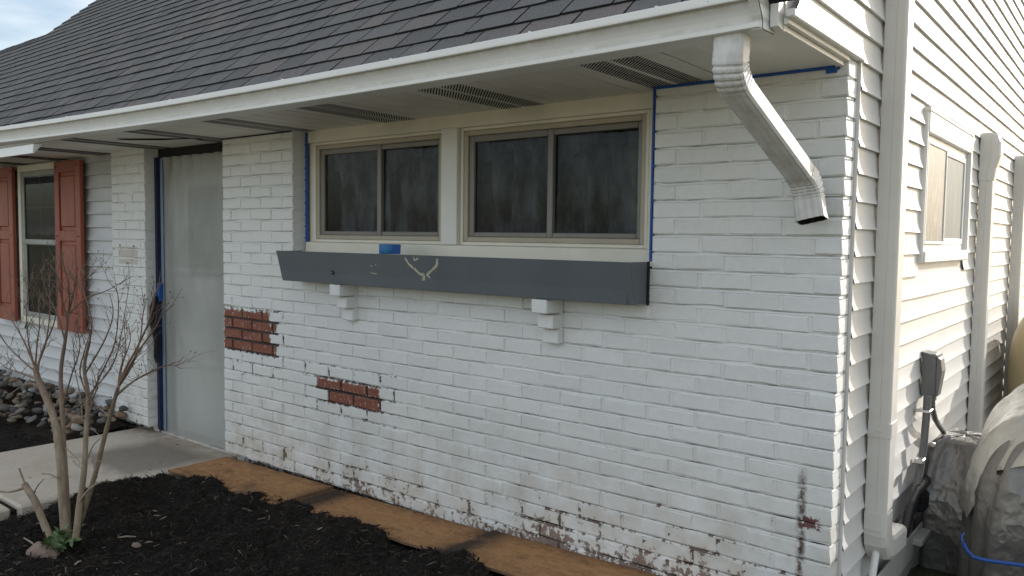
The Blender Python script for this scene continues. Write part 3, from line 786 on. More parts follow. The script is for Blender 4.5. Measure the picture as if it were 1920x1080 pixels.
# ---- downspout
def spout():
    t = thing('downspout', 'short white metal downspout angling from the gutter to the brick corner', 'downspout', (-.155, -.615, -.036))
    A = Vector((-.158, -.618, -.030)); P1 = Vector((-.166, -.545, -.175)); P2 = Vector((-.110, -.130, -.402)); E_ = Vector((-.080, -.100, -.553))
    d = (P2-P1).normalized()
    def bez(p0, c, p1, n): return [(p0*(1-u)**2+c*2*u*(1-u)+p1*u*u) for u in [i/n for i in range(n+1)]]
    def ring(p, T, s=1., sd=1., w=.090, dp=.062):
        W = Vector((1, 0, 0)); W = (W-T*W.dot(T)).normalized(); D = T.cross(W).normalized()
        g = []; n = 14
        def f(u): return .0016*math.cos(u*math.pi*10)
        c = .010
        for i in range(n+1):
            u = -1+2*i/n; e = max(0, abs(u)-(1-c/(w/2))); r = c-math.sqrt(max(0, c*c-(e*w/2)**2))
            g.append(p+W*u*w/2*s+D*((dp/2-r)*sd+f(u)))
        for u in (.55, .2, -.2, -.55): g.append(p+W*w/2*s+D*u*dp/2*sd)
        for i in range(n+1):
            u = 1-2*i/n; e = max(0, abs(u)-(1-c/(w/2))); r = c-math.sqrt(max(0, c*c-(e*w/2)**2))
            g.append(p+W*u*w/2*s-D*((dp/2-r)*sd+f(u)))
        for u in (-.55, -.2, .2, .55): g.append(p-W*w/2*s+D*u*dp/2*sd)
        return g
    def sweep(name, pts, crimp=None, sc=1., hollow=False):
        b = MB(); rr = []
        for i, p in enumerate(pts):
            T = (pts[min(i+1, len(pts)-1)]-pts[max(i-1, 0)]).normalized(); k = crimp(i) if crimp else 0
            rr.append(ring(p, T, sc*(1+k), sc*(1+k*1.4)))
        b.rings(rr, 0, False, not hollow)
        if hollow:
            T = (pts[-1]-pts[-2]).normalized(); n = len(rr[0])
            inn = ring(pts[-1], T, sc*.95, sc*.92); dp = ring(pts[-1]-T*.04, T, sc*.94, sc*.9)
            b.rings([rr[-1], inn], 0, False, False); b.rings([inn, dp], 1, False, False); b.add(dp, [tuple(range(n))], 1)
        return b.build(name, [M_spout, M_dark], t)
    e1 = [A, A+Vector((0, 0, -.03))]+bez(A+Vector((0, .0, -.045)), Vector((-.166, -.62, -.145)), P1, 22)
    sweep('upper_elbow', e1, lambda i: -.055 if 6 < i < 22 and i % 3 == 0 else .02 if 6 < i < 22 else 0, 1.03)
    sweep('pipe', [P1-d*.02+(P2-P1)*u for u in (0, .33, .66, 1.02)])
    e2 = bez(P2-d*.012, P2+d*.055, P2+d*.050+Vector((.008, .000, -.060)), 18); e2 += [e2[-1]+(E_-e2[-1])*u for u in (.3, .6, .99, 1)]
    sweep('lower_elbow', e2, lambda i: -.06 if 3 < i < 17 and i % 3 == 0 else .02 if 3 < i < 17 else (.02 if i > 18 else 0), 1.03, True)
spout()

# ---- wide front window: two sliders in one cream surround
def frame_ring(b, x0, x1, z0, z1, w, y0, y1, mi=0, c=.003, wb=None, wt=None):
    wb = wb or w; wt = wt or w
    b.bbox((x0, y0, z0), (x0+w, y1, z1), c, mi); b.bbox((x1-w, y0, z0), (x1, y1, z1), c, mi)
    b.bbox((x0+w, y0+.0004, z0), (x1-w, y1, z0+wb), c, mi); b.bbox((x0+w, y0+.0004, z1-wt), (x1-w, y1, z1), c, mi)
wn_ = MB()
wn_.bbox((-3.05, .082, -.092), (-.742, .16, -.02), .003); wn_.bbox((-3.05, .070, -.735), (-.742, .16, -.664), .004)
wn_.bbox((-3.05, .10, -.664), (-2.992, .16, -.092), .003); wn_.bbox((-.806, .084, -.664), (-.742, .16, -.092), .003)
frontwin = wn_.build('front_window', M_cream, house); frontwin['label'] = 'wide cream double window with two sliding units under the soffit'
po = MB(); po.bbox((-1.955, .062, -.664), (-1.848, .16, -.0905), .003); po.build('post', M_creamlt, frontwin)
for (x0, x1, mid) in ((-2.992, -1.957, -2.455), (-1.846, -.806, -1.318)):
    fr = MB(); frame_ring(fr, x0, x1, -.663, -.093, .016, .086, .16); frame_ring(fr, x0+.0165, x1-.0165, -.6465, -.1095, .024, .094, .16, 1)
    fr.build('unit_frame', [M_cream, M_taupe2], frontwin)
    a, c = x0+.041, x1-.041; zt, zb = -.134, -.622
    sh = MB(); frame_ring(sh, a, mid+.014, zb, zt, .030, .106, .135, 0, .003, .022, .030); sh.build('sash', M_taupe, frontwin)
    sh = MB(); frame_ring(sh, mid-.016, c, zb, zt, .026, .112, .142, 0, .003, .022, .026); sh.build('sash', M_taupe, frontwin)
    for p0, p1, yy in ((a+.028, mid-.014, .120), (mid+.008, c-.024, .128)):
        g = MB(); g.add([(p0, yy, zb+.02), (p1, yy, zb+.02), (p1, yy, zt-.025), (p0, yy, zt-.025)], [(0, 1, 2, 3)]); g.build('pane', M_glass, frontwin)
    cu = MB(); nx, nzv = 120, 24; vv = []
    for j in range(nzv+1):
        for i in range(nx+1):
            u = i/nx; x = x0+.02+(x1-x0-.04)*u; v = j/nzv
            z = -.70+.60*v
            y = .215+.030*math.sin(u*46+3*noise.noise((u*6, v*1.5, x0)))*(.5+.5*v)+.025*noise.noise((u*9, v*2, x0*3))
            vv.append((x, y, z))
    cu.add(vv, [(j*(nx+1)+i, j*(nx+1)+i+1, (j+1)*(nx+1)+i+1, (j+1)*(nx+1)+i) for j in range(nzv) for i in range(nx)], 0, True)
    cu.build('curtain', M_curtain, frontwin)
    va = MB(); vv = []; nx = 80
    for i in range(nx+1):
        u = i/nx; x = x0+.02+(x1-x0-.04)*u; s = abs(math.sin(u*math.pi*2)); zb_ = -.30+.10*s
        y = .185+.012*math.sin(u*70)
        vv += [(x, y, -.09), (x, y+.004, zb_)]
    va.add(vv, [(2*i, 2*i+1, 2*i+3, 2*i+2) for i in range(nx)], 0, True); va.build('valance', M_curtain, frontwin)
rm = MB(); rx0, rx1 = -3.06, -.74
rm.add([(rx0, .16, -.8), (rx1, .16, -.8), (rx1, 1.3, -.8), (rx0, 1.3, -.8), (rx0, .16, 0), (rx1, .16, 0), (rx1, 1.3, 0), (rx0, 1.3, 0)], [(0, 1, 2, 3), (4, 7, 6, 5), (1, 5, 6, 2), (2, 6, 7, 3), (3, 7, 4, 0)])
rm.build('dim_room', M_room, house)

# ---- covered front door
dr = MB(); dr.bbox((-4.74, .185, -2.06), (-3.84, .225, -.06), .003)
for z0, z1 in ((-.95, -.25), (-1.95, -1.15)): dr.bbox((-4.60, .178, z0), (-3.98, .187, z1), .006)
door = dr.build('front_door', M_white, house)
lt = MB(); lt.bbox((-4.52, .172, -.92), (-4.06, .180, -.30), .004); lt.build('door_glass', plain('dim_door_glass', (.10, .105, .105), .3), door)
dk = MB(); dk.box((-4.787, .17, -2.1), (-4.74, .24, -.02)); dk.box((-3.84, .17, -2.1), (-3.80, .24, -.02)); dk.box((-4.787, .10, -.084), (-3.80, .24, -.02)); dk.build('door_surround', M_dark, house)
th = MB(); th.bbox((-4.785, .085, -2.12), (-3.80, .24, -2.068), .006); th.build('door_sill', plain('worn_white_sill', (.48, .45, .41), .8, .15, 9, ((.14, .10, .07), .5, .8)), house)
pl = MB(); nx, nzv = 48, 90; vv = []
for j in range(nzv+1):
    for i in range(nx+1):
        u = i/nx; v = j/nzv; x = -4.757+.945*u+.004*noise.noise((v*9, 0, 1))*(1 if i in (0,) else 0)
        z = -2.072+1.99*v+(.012*noise.noise((u*9, 2, 3)) if j == 0 else 0)
        fold = .022*noise.noise((u*2.6, v*2.8, 1.5))+.014*(.5-abs(noise.noise((u*4+v*2, v*5-u*2, 7))))+.004*noise.noise((u*23, v*7, 4))
        crease = .006*math.exp(-((v-.585-.01*u)/.004)**2)+.006*math.exp(-((v-.265-.02*u)/.004)**2)
        top = .012*max(0, v-.93)/.07*math.sin(u*44)
        edge = min(1, min(u, 1-u)*9, (1-v)*12+.2)
        vv.append((x, .112-(fold+crease)*edge-top, z))
pl.add(vv, [(j*(nx+1)+i, j*(nx+1)+i+1, (j+1)*(nx+1)+i+1, (j+1)*(nx+1)+i) for j in range(nzv) for i in range(nx)], 0, True)
plast = pl.build('plastic_sheet', M_plastic)
tag(plast, 'cloudy plastic sheet taped over the front door between the brick pier and wall', 'plastic sheet')

# ---- painter's tape
def strip(name, pts_w, label, mat=M_blue, group=None, cat='tape', bumps=None):
    b = MB()
    for a, c in pts_w: b.bbox(a, c, .0008)
    for p, r in bumps or []:
        b.bbox((p[0]-r, p[1]-.004, p[2]-r*.9), (p[0]+r, p[1]+.004, p[2]+r*.9), r*.45)
    return tag(b.build(name, mat), label, cat, group)
TG = 'blue painters tape strips around openings'
strip('painters_tape', [((-3.063, .081, -.712), (-3.037, .0835, -.030))], 'wide blue tape strip down the left side of the front window', group=TG, bumps=[((-3.060, .081, -.1-.0677*i), .006) for i in range(9)])
strip('painters_tape', [((-.7460, -.0040, -.712), (-.7385, .06, -.032))], 'narrow blue tape line down the right side of the front window', group=TG, bumps=[((-.7365, -.004, -H*i+.004), .0055+.002*(i % 2)) for i in range(1, 11)])
strip('painters_tape', [((-.745, -.0062, -.036), (-.052, -.0015, SZ+.001)), ((-.082, -.0062, -.050), (-.045, -.0015, -.036)), ((-.046, -.0062, -.040), (-.036, -.0015, .0)), ((-.036, -.0062, -.012), (-.004, -.0015, -.002))], 'blue tape along the soffit above the brick right of the window', group=TG, bumps=[((-.012, -.005, .004), .008)])
strip('painters_tape', [((-3.80, -.0062, -.034), (-3.075, -.0015, SZ+.001))], 'thin dark tape line between the soffit and brick beside the door', M_blued, TG)
strip('painters_tape', [((-4.790, .070, -2.055), (-4.762, .108, -.085))], 'dark blue tape strip running down the pier at the left of the door', M_blued, TG)
strip('painters_tape', [((-4.764, .066, -1.115), (-4.735, .102, -.985))], 'bright blue tape scrap hanging at mid height beside the door', M_blue, TG)
ep = MB(); ep.bbox((-4.762, .098, -2.065), (-4.732, .104, -.09), .002); tag(ep.build('plastic_edge', plain('bluish_folded_plastic', (.22, .30, .42), .4)), 'bluish folded plastic edge running beside the dark door tape', 'plastic edge')
kn = MB(); kn.tube([(-4.765, .06, -1.08), (-4.755, .03, -1.16), (-4.765, .035, -1.28), (-4.75, .05, -1.40), (-4.745, .04, -1.52), (-4.755, .045, -1.56)], [.015, .026, .024, .02, .016, .004], 8)
tag(kn.build('torn_black_plastic', M_dark), 'crumpled black plastic hanging under the blue tape scrap by the door', 'plastic scrap')

# ---- flower box under the window, painted slate blue
pb = thing('window_box', 'slate blue wooden window box with scraped paint under the front window', 'window box', (-1.87, -.08, -.88))
XL, XR = -2.998, -.748
def face_y(z): return -.167+(z+.713)/(-.880+.713)*(.167-.123)
sec = [(-.006, -.714), (-.167, -.713), (-.123, -.880), (-.006, -.880)]
q = MB(); q.prism([(-.006, -.86), (-.155, -.735), (-.128, -.879), (-.006, -.879)], 0, XL+.006, XR-.0205); q.build('bottom', M_slate, pb)
q = MB(); q.prism([(-.167, -.713), (-.1235, -.881), (-.105, -.881), (-.147, -.713)], 0, XL, XR-.0004); q.build('front_board', M_slate, pb)
for x0, x1 in ((XR-.02, XR), (XL+.0005, XL+.0205)):
    q = MB(); q.prism([(-.006, -.714), (-.1465, -.714), (-.1046, -.8805), (-.006, -.8805)], 0, x0, x1); q.build('end_board', M_slate, pb)
q = MB(); q.box((XL+.02, -.15, -.74), (XR-.02, -.006, -.7185)); q.build('top_board', plain('dusty_slate_top', (.085, .09, .092), .85, .25, 22, ((.02, .018, .015), .55, .8), .6, 40), pb)
def onface(x, y, off=.0012):
    n = Vector((0, -(.880-.713), -(.167-.123))).normalized(); d = ray(x, y); p0 = Vector((0, -.167, -.713))
    t = (p0+n*off-CAM).dot(n)/d.dot(n); return CAM+d*t
def scrape(pts, w):
    b = MB(); pp = [onface(*p) for p in pts]; rr = random.Random(len(pts)*7)
    for a, c in zip(pp, pp[1:]):
        d = (c-a).normalized(); s = d.cross(Vector((0, -1, -.26)).normalized()); k = max(2, int((c-a).length/.012))
        for i in range(k):
            u0, u1 = i/k, (i+1)/k; w0 = w*rr.uniform(.4, 1.5); w1 = w*rr.uniform(.4, 1.5)
            p, q_ = a.lerp(c, u0), a.lerp(c, u1)
            b.add([p-s*w0, p+s*w0*.8, q_+s*w1, q_-s*w1*.8], [(0, 1, 2, 3)])
    return b.build('paint_scrape', M_flake, pb)
scrape([(759, 483), (767, 496), (777, 504), (785, 512), (791, 516)], .006); scrape([(820, 485), (819, 497), (812, 505), (805, 511), (799, 516)], .006)
scrape([(790, 513), (796, 517), (793, 525), (794, 530)], .012); scrape([(800, 515), (806, 521)], .004); scrape([(775, 481), (777, 489), (784, 484)], .004)
scrape([(694, 510), (700, 513), (707, 513)], .003); scrape([(695, 498), (697, 499)], .005); scrape([(704, 495), (705, 497)], .005); scrape([(627, 524), (630, 530), (635, 531)], .007)
hd = MB(); p = onface(624, 511, .0015); hd.tube([p, p+Vector((0, -.004, 0))], .011, 12); hd.tube([p, p+Vector((0, -.0055, 0))], .0045, 8, 1); hd.build('washer', [M_dark, M_grey], pb)
ck = MB(); z = -.712
while z > -.885:
    r_ = R.uniform(.003, .0065); ck.bbox((XR+.0003, -.010-r_, z-.016), (XR+.004+r_*.6, -.001, z), .0015); z -= .0145
ck.build('caulk_line', M_dark, pb)

tr = thing('tape_roll', 'roll of blue painters tape lying on the slate window box', 'tape roll', (-2.165, -.085, -.7135))
q = MB(); n = 36; Rr, ri, hz = .054, .039, .048; cc = Vector((-2.165, -.0845, -.713))
ringp = lambda r, z: [cc+Vector((r*math.cos(2*math.pi*i/n), r*math.sin(2*math.pi*i/n)*.94, z)) for i in range(n)]
q.rings([ringp(ri, 0), ringp(Rr-.001, 0), ringp(Rr, .001), ringp(Rr, hz-.001), ringp(Rr-.001, hz), ringp(ri, hz), ringp(ri, 0)], 0, False, False)
for i in range(len(q.sm)): q.sm[i] = (i//n) == 2
q.build('tape', plain('blue_tape_roll', (.016, .15, .36), .55, .1, 40, stretch=(1, 1, 8)), tr)
q = MB(); q.rings([ringp(ri-.003, .001), ringp(ri-.0005, .001), ringp(ri-.0005, hz-.001), ringp(ri-.003, hz-.001), ringp(ri-.003, .001)], 0, False, False); q.build('core', plain('cardboard_core', (.25, .18, .1), .8), tr)
q = MB(); vv = []
for i in range(9):
    u = i/8; a = -.5+.5*u; p = cc+Vector((Rr*math.cos(a)+.020*u*u, Rr*math.sin(a)*.94+.004*u, 0)); vv += [p, p+Vector((0.004*u, 0, hz-.003*u))]
q.add(vv, [(2*i, 2*i+2, 2*i+3, 2*i+1) for i in range(8)]); q.build('loose_end', M_blue, tr)

# ---- front-left window and red shutters
q = MB(); frame_ring(q, GX['x0'], GX['x1'], GX['z0'], GX['z1'], .055, .040, .09); lw = q.build('porch_window', M_cream, house); lw['label'] = 'tall double-hung window between red shutters'
a, c = GX['x0']+.055, GX['x1']-.055
for z0, z1, y in ((-.735, -.098, .052), (-1.385, -.700, .062)):
    q = MB(); frame_ring(q, a, c, z0, z1, .042, y, y+.016); q.build('sash', plain('grey_white_sash', (.34, .35, .33), .5), lw)
    q = MB(); q.add([(a+.04, y+.010, z0+.04), (c-.04, y+.010, z0+.04), (c-.04, y+.010, z1-.04), (a+.04, y+.010, z1-.04)], [(0, 1, 2, 3)]); q.build('pane', M_glass, lw)
    q = MB(); zs = [z0+(z1-z0)*.5]; xs = [a+(c-a)*f for f in (1/3, 2/3)]
    for zz in zs: q.box((a+.04, y+.0125, zz-.006), (c-.04, y+.0185, zz+.006))
    for xx in xs: q.box((xx-.006, y+.0121, z0+.04), (xx+.006, y+.0181, z1-.04))
    q.build('muntin_grid', plain('grey_muntin', (.22, .23, .22), .5), lw)
q = MB(); q.box((a, .084, -1.4), (c, .0875, -.09)); q.build('shade', M_room, lw)
SG = 'red shutters beside the porch window'
for x0, x1, lab in ((-6.315, -5.84, 'barn red louvreless shutter at the right of the porch window, next to the pier'), (-7.64, -7.205, 'barn red panelled shutter left of the porch window at the photo edge')):
    t = thing('shutter', lab.replace('louvreless', 'panelled'), 'shutter', ((x0+x1)/2, .05, -1.44), SG)
    z0, z1 = -1.440, -.048; w = .085; y0, y1 = .006, .0365
    q = MB(); frame_ring(q, x0, x1, z0, z1, w, y0, y1, 0, .004, .12, .09); q.bbox((x0+w, y0+.0004, -.70), (x1-w, y1, -.615), .004); q.box((x0+.01, y0+.018, z0+.01), (x1-.01, y1-.002, z1-.01)); q.build('shutter_frame', M_shutter, t)
    for a_, b_ in ((-.585, -.168), (-1.29, -.73)):
        q = MB(); q.bbox((x0+w+.024, y0+.004, a_), (x1-w-.024, y0+.026, b_), .010); q.build('raised_panel', M_shutter, t)
    q = MB()
    for xx in (x0+.04, x1-.04):
        for zz in (z0+.05, -.66, z1-.045): q.tube([(xx, y0+.001, zz), (xx, y0-.003, zz)], .006, 8)
    q.build('screws', M_dark, t, kind='stuff')

# screws left in the brick pier and by the spout
sc = MB()
for x, z in ((-5.165, -.718), (-4.955, -.722)): sc.tube([(x, .003, z), (x, -.006, z)], .007, 8)
for x, z in ((-.186, -.580), (-.090, -.578)): sc.tube([(x, .003, z), (x, -.003, z)], .0045, 8)
sc.build('screw_holes', M_dark, house, kind='stuff')

# ---- side window on the almond wall
y0, y1, z0, z1 = SWIN['y0'], SWIN['y1'], SWIN['z0'], SWIN['z1']
q = MB(); c = .030
q.bbox((-.004, y0, z0), (.022, y0+.014, z1), .003); q.bbox((-.004, y1-.045, z0), (.028, y1, z1), .003)
q.bbox((-.004, y0+.014, z1-.10), (.0265, y1-.045, z1), .004); q.bbox((-.004, y0+.014, z0), (.030, y1-.045, z0+.055), .005)
q.bbox((-.004, y0-.004, z1-.008), (.031, y1+.01, z1+.010), .003)
sidewin = q.build('side_window', M_white, house); sidewin['label'] = 'small slider window in the sunny side wall with a half screen'
q = MB()
def ringx(b, ya, yb, za, zb, w, xa, xb):
    b.bbox((xa, ya, za), (xb, ya+w, zb), .003); b.bbox((xa, yb-w, za), (xb, yb, zb), .003)
    b.bbox((xa, ya+w, za), (xb-.0004, yb-w, za+w), .003); b.bbox((xa, ya+w, zb-w), (xb-.0004, yb-w, zb), .003)
ringx(q, y0+.03, y1-.045, z0+.055, z1-.10, .030, -.0045, .006); q.build('inner_frame', M_white, sidewin)
ym = y0+.50
q = MB(); ringx(q, y0+.06, ym, z0+.085, z1-.13, .014, -.003, .0155); q.build('screen_frame', M_white, sidewin)
q = MB(); q.box((-.002, y0+.074, z0+.099), (.010, ym-.014, z1-.144)); q.build('insect_screen', M_screen, sidewin)
q = MB(); ringx(q, ym, y1-.075, z0+.085, z1-.13, .030, -.0035, .0095); q.build('sash', M_white, sidewin)
q = MB(); q.add([(.003, ym+.03, z0+.115), (.003, y1-.105, z0+.115), (.003, y1-.105, z1-.16), (.003, ym+.03, z1-.16)], [(0, 1, 2, 3)]); q.build('pane', M_obscure, sidewin)
q = MB(); vv = []; nb = 30
for i in range(nb+1):
    yy = ym+.02+(y1-.1-ym)*i/nb; vv += [(-.001+.0012*(i % 2), yy, z0+.10), (-.001+.0012*(i % 2), yy, z1-.15)]
q.add(vv, [(2*i, 2*i+2, 2*i+3, 2*i+1) for i in range(nb)]); q.build('blind', M_blind, sidewin)

# ---- line-set covers running down the side wall
LG = 'almond line covers on the side wall'
def duct_section(xa, xb, ya, yb, r=.010):
    xm = xa+(xb-xa)*.52; g = .0016
    return [(xa, ya), (xm-.0015, ya), (xm, ya+g), (xm+.0015, ya), (xb-r, ya), (xb-r*.3, ya+r*.3), (xb, ya+r), (xb, yb-r), (xb-r*.3, yb-r*.3), (xb-r, yb), (xa, yb)]
def cover(y, d, w, ztop, zbot, label, cap=False, collar=None, elbow=False):
    t = thing('line_cover', label, 'line cover', (.045, y+w/2, zbot), LG)
    q = MB(); q.prism(duct_section(.0125, d, y, y+w), 2, zbot, ztop); q.build('duct', M_cover, t)
    if collar:
        for zc in collar:
            q = MB(); q.prism(duct_section(.0122, d+.004, y-.004, y+w+.004), 2, zc-.028, zc+.028); q.bbox((.045, y-.0065, zc-.006), (.066, y-.0035, zc+.004), .001); q.build('collar', M_cover, t)
    if cap:
        q = MB(); rr = []
        for zz, s, ex in ((ztop-.19, 1.0, .004), (ztop-.12, 1.02, .012), (ztop-.05, 1.02, .030), (ztop+.03, 1., .032), (ztop+.075, .9, .026), (ztop+.088, .7, .0)):
            sec = duct_section(.010, d+ex, y-.006, y+w+.006+ex*.6, .020); cx = .03; cy = y+w/2
            rr.append([(.010+(px-.010)*s, cy+(py-cy)*s, zz) for px, py in sec])
        q.rings(rr, 0, False, True); q.build('wall_inlet', M_cover, t)
    if elbow:
        q = MB(); rr = []; path = [(y+w/2, zbot+.09), (y+w/2, zbot+.03), (y+w/2+.01, zbot-.02), (y+w/2+.045, zbot-.062), (y+w/2+.10, zbot-.078), (y+w/2+.24, zbot-.088), (y+w/2+.29, zbot-.092), (y+w/2+.31, zbot-.094)]
        for i, (py, pz) in enumerate(path):
            a = path[min(i+1, 7)]; b_ = path[max(i-1, 0)]; T = Vector((0, a[0]-b_[0], a[1]-b_[1])).normalized(); N = Vector((1, 0, 0)).cross(T)
            s = 1.06 if i < 6 else (.98 if i == 6 else .7)
            rr.append([Vector((.012+(px-.0125)*1.05*(.9 if i == 7 else 1), py, pz))+N*-(qy-(y+w/2))*s for px, qy in duct_section(.0125, d, y, y+w, .02)])
        q.rings(rr, 0, False, True); q.build('elbow', M_cover, t)
    return t
cover(.352, .090, .100, 3.0, -1.74, 'tall almond line cover nearest the brick corner, running past the eave', False, (-1.33,), True)
cover(2.592, .082, .098, -.06, -2.02, 'almond line cover with a rounded cap just behind the side window', True)
cover(4.134, .082, .098, -.06, -2.02, 'farthest almond line cover, cut by the right edge of the photo', True)
q = MB(); q.tube([(.05, .40, -1.80), (.048, .37, -1.87), (.046, .345, -1.95), (.05, .34, -2.05)], .014, 10); tag(q.build('drain_tube', M_white), 'pale drain tube poking from the bottom of the near line cover', 'drain tube')

# ---- electrical disconnect and conduits
eb = thing('disconnect_box', 'grey electrical disconnect box on the side wall with two conduits', 'electrical box', (.04, 1.28, -1.345))
q = MB(); q.bbox((.0125, 1.245, -1.335), (.072, 1.335, -1.135), .004); q.build('enclosure', M_grey, eb)
q = MB(); q.prism([(.010, -1.128), (.080, -1.142), (.080, -1.150), (.010, -1.136)], 1, 1.238, 1.345); q.build('rain_hood', M_grey, eb)
q = MB(); q.prism([(.074, -1.330), (.082, -1.332), (.098, -1.215), (.090, -1.16), (.074, -1.15)], 1, 1.25, 1.33); q.build('lid', M_grey, eb)
q = MB(); q.tube([(.045, 1.275, -1.33), (.045, 1.275, -1.365)], .023, 12); q.tube([(.05, 1.315, -1.33), (.05, 1.315, -1.36)], .018, 10); q.build('fittings', M_grey, eb)
cp = [on(0, .055, *p) for p in ((1739, 742), (1737, 780), (1732, 835), (1725, 880), (1718, 915), (1709, 945), (1700, 968), (1690, 988), (1684, 1005))]
q = MB(); q.tube(cp, .0165, 12); q.build('conduit', M_grey, eb)
cp2 = [on(0, .06, *p) for p in ((1748, 742), (1748, 765), (1753, 785), (1762, 800), (1771, 812), (1785, 822))]
q = MB(); pts = []; rr = []
for a, b_ in zip(cp2, cp2[1:]):
    for i in range(8): pts.append(a.lerp(b_, i/8)); rr.append(.0135 if i % 2 else .0120)
q.tube(pts, rr, 10); q.build('flexible_conduit', M_grey, eb)
q = MB()
for px, py in ((1724, 863),): p = on(0, .055, px, py); q.bbox((p.x-.018, p.y-.03, p.z-.010), (p.x+.021, p.y+.022, p.z+.010), .003)
p = on(0, .055, 1738, 770); q.bbox((.012, p.y-.03, p.z-.006), (p.x+.019, p.y+.035, p.z+.006), .002); q.build('straps', M_metal, eb, kind='stuff')
hs = MB()
for k in range(3):
    p0 = [on(0, .05+.01*k, *p) for p in ((1742-4*k, 895+6*k), (1727-4*k, 905+8*k), (1715-4*k, 930+8*k), (1703-3*k, 975+8*k), (1693, 1005))]
    pts = []; rr = []
    for a, b_ in zip(p0, p0[1:]):
        for i in range(8): pts.append(a.lerp(b_, i/8)); rr.append(.020 if i % 2 else .017)
    hs.tube(pts, rr, 9)
tag(hs.build('corrugated_hose', M_hose), 'black corrugated hoses bunched between the conduit and the dark tarp', 'hose')
hc = MB(); p = on(0, .07, 1735, 940); hc.bbox((.02, p.y+.0, p.z-.06), (.07, p.y+.25, p.z+.03), .015); tag(hc.build('equipment_cabinet', M_dark), 'dark end of covered equipment low behind the conduits', 'equipment')
q = MB(); q.bbox((.035, 1.05, -1.985), (.085, 2.0, -1.955), .004); q.bbox((.040, .30, -2.045), (.048, 1.9, -1.93), .002); tag(q.build('skirt_board', plain('grey_skirt', (.40, .39, .36), .7)), 'pale grey board along the base of the side wall beside the grass', 'board')

# ---- tarps, bungee, oil tank
def drape(name, mat, parent, cx, cy, ax, ay, zt, zb, seed, n=96, m=44, shear=0., fold=.035, ex=.55, boxy=.45, hem=.02, mats=None, flare=.10):
    b = MB(); rings = []
    for j in range(m+1):
        v = j/m; ph = v*math.pi/2
        cz = math.copysign(abs(math.sin(ph))**boxy, 1); cr = abs(math.cos(ph))**.35
        low = 1-v
        g = []
        for i in range(n):
            a = 2*math.pi*i/n; ca, sa = math.cos(a), math.sin(a)
            x = math.copysign(abs(ca)**ex, ca); y = math.copysign(abs(sa)**ex, sa)
            fl = fold*(.35+.65*low)*(noise.noise((ca*3.1+seed, sa*3.1, v*1.1))*1.4+(.35-abs(noise.noise((ca*5+sa*3+seed, sa*6, v*1.3+ca*1.5))))*1.8+(.3-abs(noise.noise((ca*9+seed, sa*9, v*3))))*.6)
            s = cr*(1+flare*low*low)
            z = zb+(zt-zb)*cz+shear*y*ay*cz+.018*noise.noise((x*4+seed, y*4, 3))*cz
            if j == 0: z += hem*noise.noise((ca*5, sa*5, seed))
            g.append((cx+x*ax*s+ca*fl, cy+y*ay*s+sa*fl, z))
        rings.append(g)
    b.rings(rings, 0, True, True)
    return b.build(name, mats or mat, parent)
tp = thing('covered_equipment', 'bulky silver tarp tied over equipment with a blue bungee cord', 'tarp', (.80, 1.15, -2.12))
drape('tarp', M_tarpd, tp, .86, 1.27, .56, .46, -1.285, -2.16, 3.3, shear=.15, fold=.05, boxy=.36)
b = MB(); rings = []; n = 110; m_ = 30
for j in range(m_+1):
    g = []
    for i in range(n):
        a = 2*math.pi*i/n; ca, sa = math.cos(a), math.sin(a)
        front = max(0, -sa)**1.5*(1 if ca > -.72 else max(0, 1-(-.72-ca)*6))
        v0 = (.07+.36*front+.03*noise.noise((ca*6, sa*6, 2)))
        v = v0+(1-v0)*j/m_; ph = v*math.pi/2
        cz = abs(math.sin(ph))**.36; cr = abs(math.cos(ph))**.35; low = 1-v
        x = math.copysign(abs(ca)**.55, ca); y = math.copysign(abs(sa)**.55, sa)
        fl = .05*(.3+.7*low)*(noise.noise((ca*2.6+9, sa*2.6, v*.9))*1.2+(.35-abs(noise.noise((ca*5+sa*2, sa*6+7, v*1.2))))*1.5)
        s_ = cr*(1.05+.08*low*low)
        g.append((.86+x*.56*s_+ca*fl, 1.27+y*.46*s_+sa*fl, -2.16+.895*cz+.15*y*.46*cz+.012*noise.noise((x*4+3, y*4, 3))+.010*cz))
    rings.append(g)
b.rings(rings, 0, True, False); b.add(rings[-1], [tuple(range(n))]); b.build('top_sheet', M_tarp, tp)
cords = [(1806, 1018), (1812, 1030), (1824, 1044), (1845, 1050), (1880, 1055), (1925, 1061)]
q = MB(); q.tube([on(1, .66, *p) for p in cords], .0075, 8); q.tube([on(1, .66, 1806, 1018), on(1, .69, 1803, 1006), on(1, .71, 1808, 1000)], .004, 6)
q.build('bungee_cord', plain('blue_bungee', (.012, .07, .30), .5, .15, 80), tp)
bt = thing('dark_tarp', 'wrinkled charcoal tarp covering narrow equipment against the side wall', 'tarp', (.16, 1.62, -2.12))
drape('sheet', M_tarpd, bt, .175, 1.50, .150, .20, -1.545, -2.2, 8.1, fold=.022, boxy=.3, ex=.4, flare=.30)
q = MB()
for px, py in ((1750, 833), (1739, 965)): p = on(1, 1.285, px, py); q.tube([p, p+Vector((0, -.012, 0))], .010, 10)
q.build('grommets', M_metal, bt)
tk = thing('oil_tank', 'tan rounded oil tank standing beside the far line covers', 'tank', (.5, 3.75, -2.13))
q = MB(); rr = []
for j in range(25):
    ph = -math.pi/2+math.pi*j/24; g = []
    for i in range(40):
        a = 2*math.pi*i/40; ca, sa = math.cos(a), math.sin(a); cr = abs(math.cos(ph))**.55
        g.append((.50+.40*math.copysign(abs(ca)**.7, ca)*cr, 3.85+.62*math.copysign(abs(sa)**.35, sa)*(cr**.25), -1.50+.50*math.copysign(abs(math.sin(ph))**.8, math.sin(ph))))
    rr.append(g)
q.rings(rr, 0, True, True); q.build('shell', M_tank, tk)
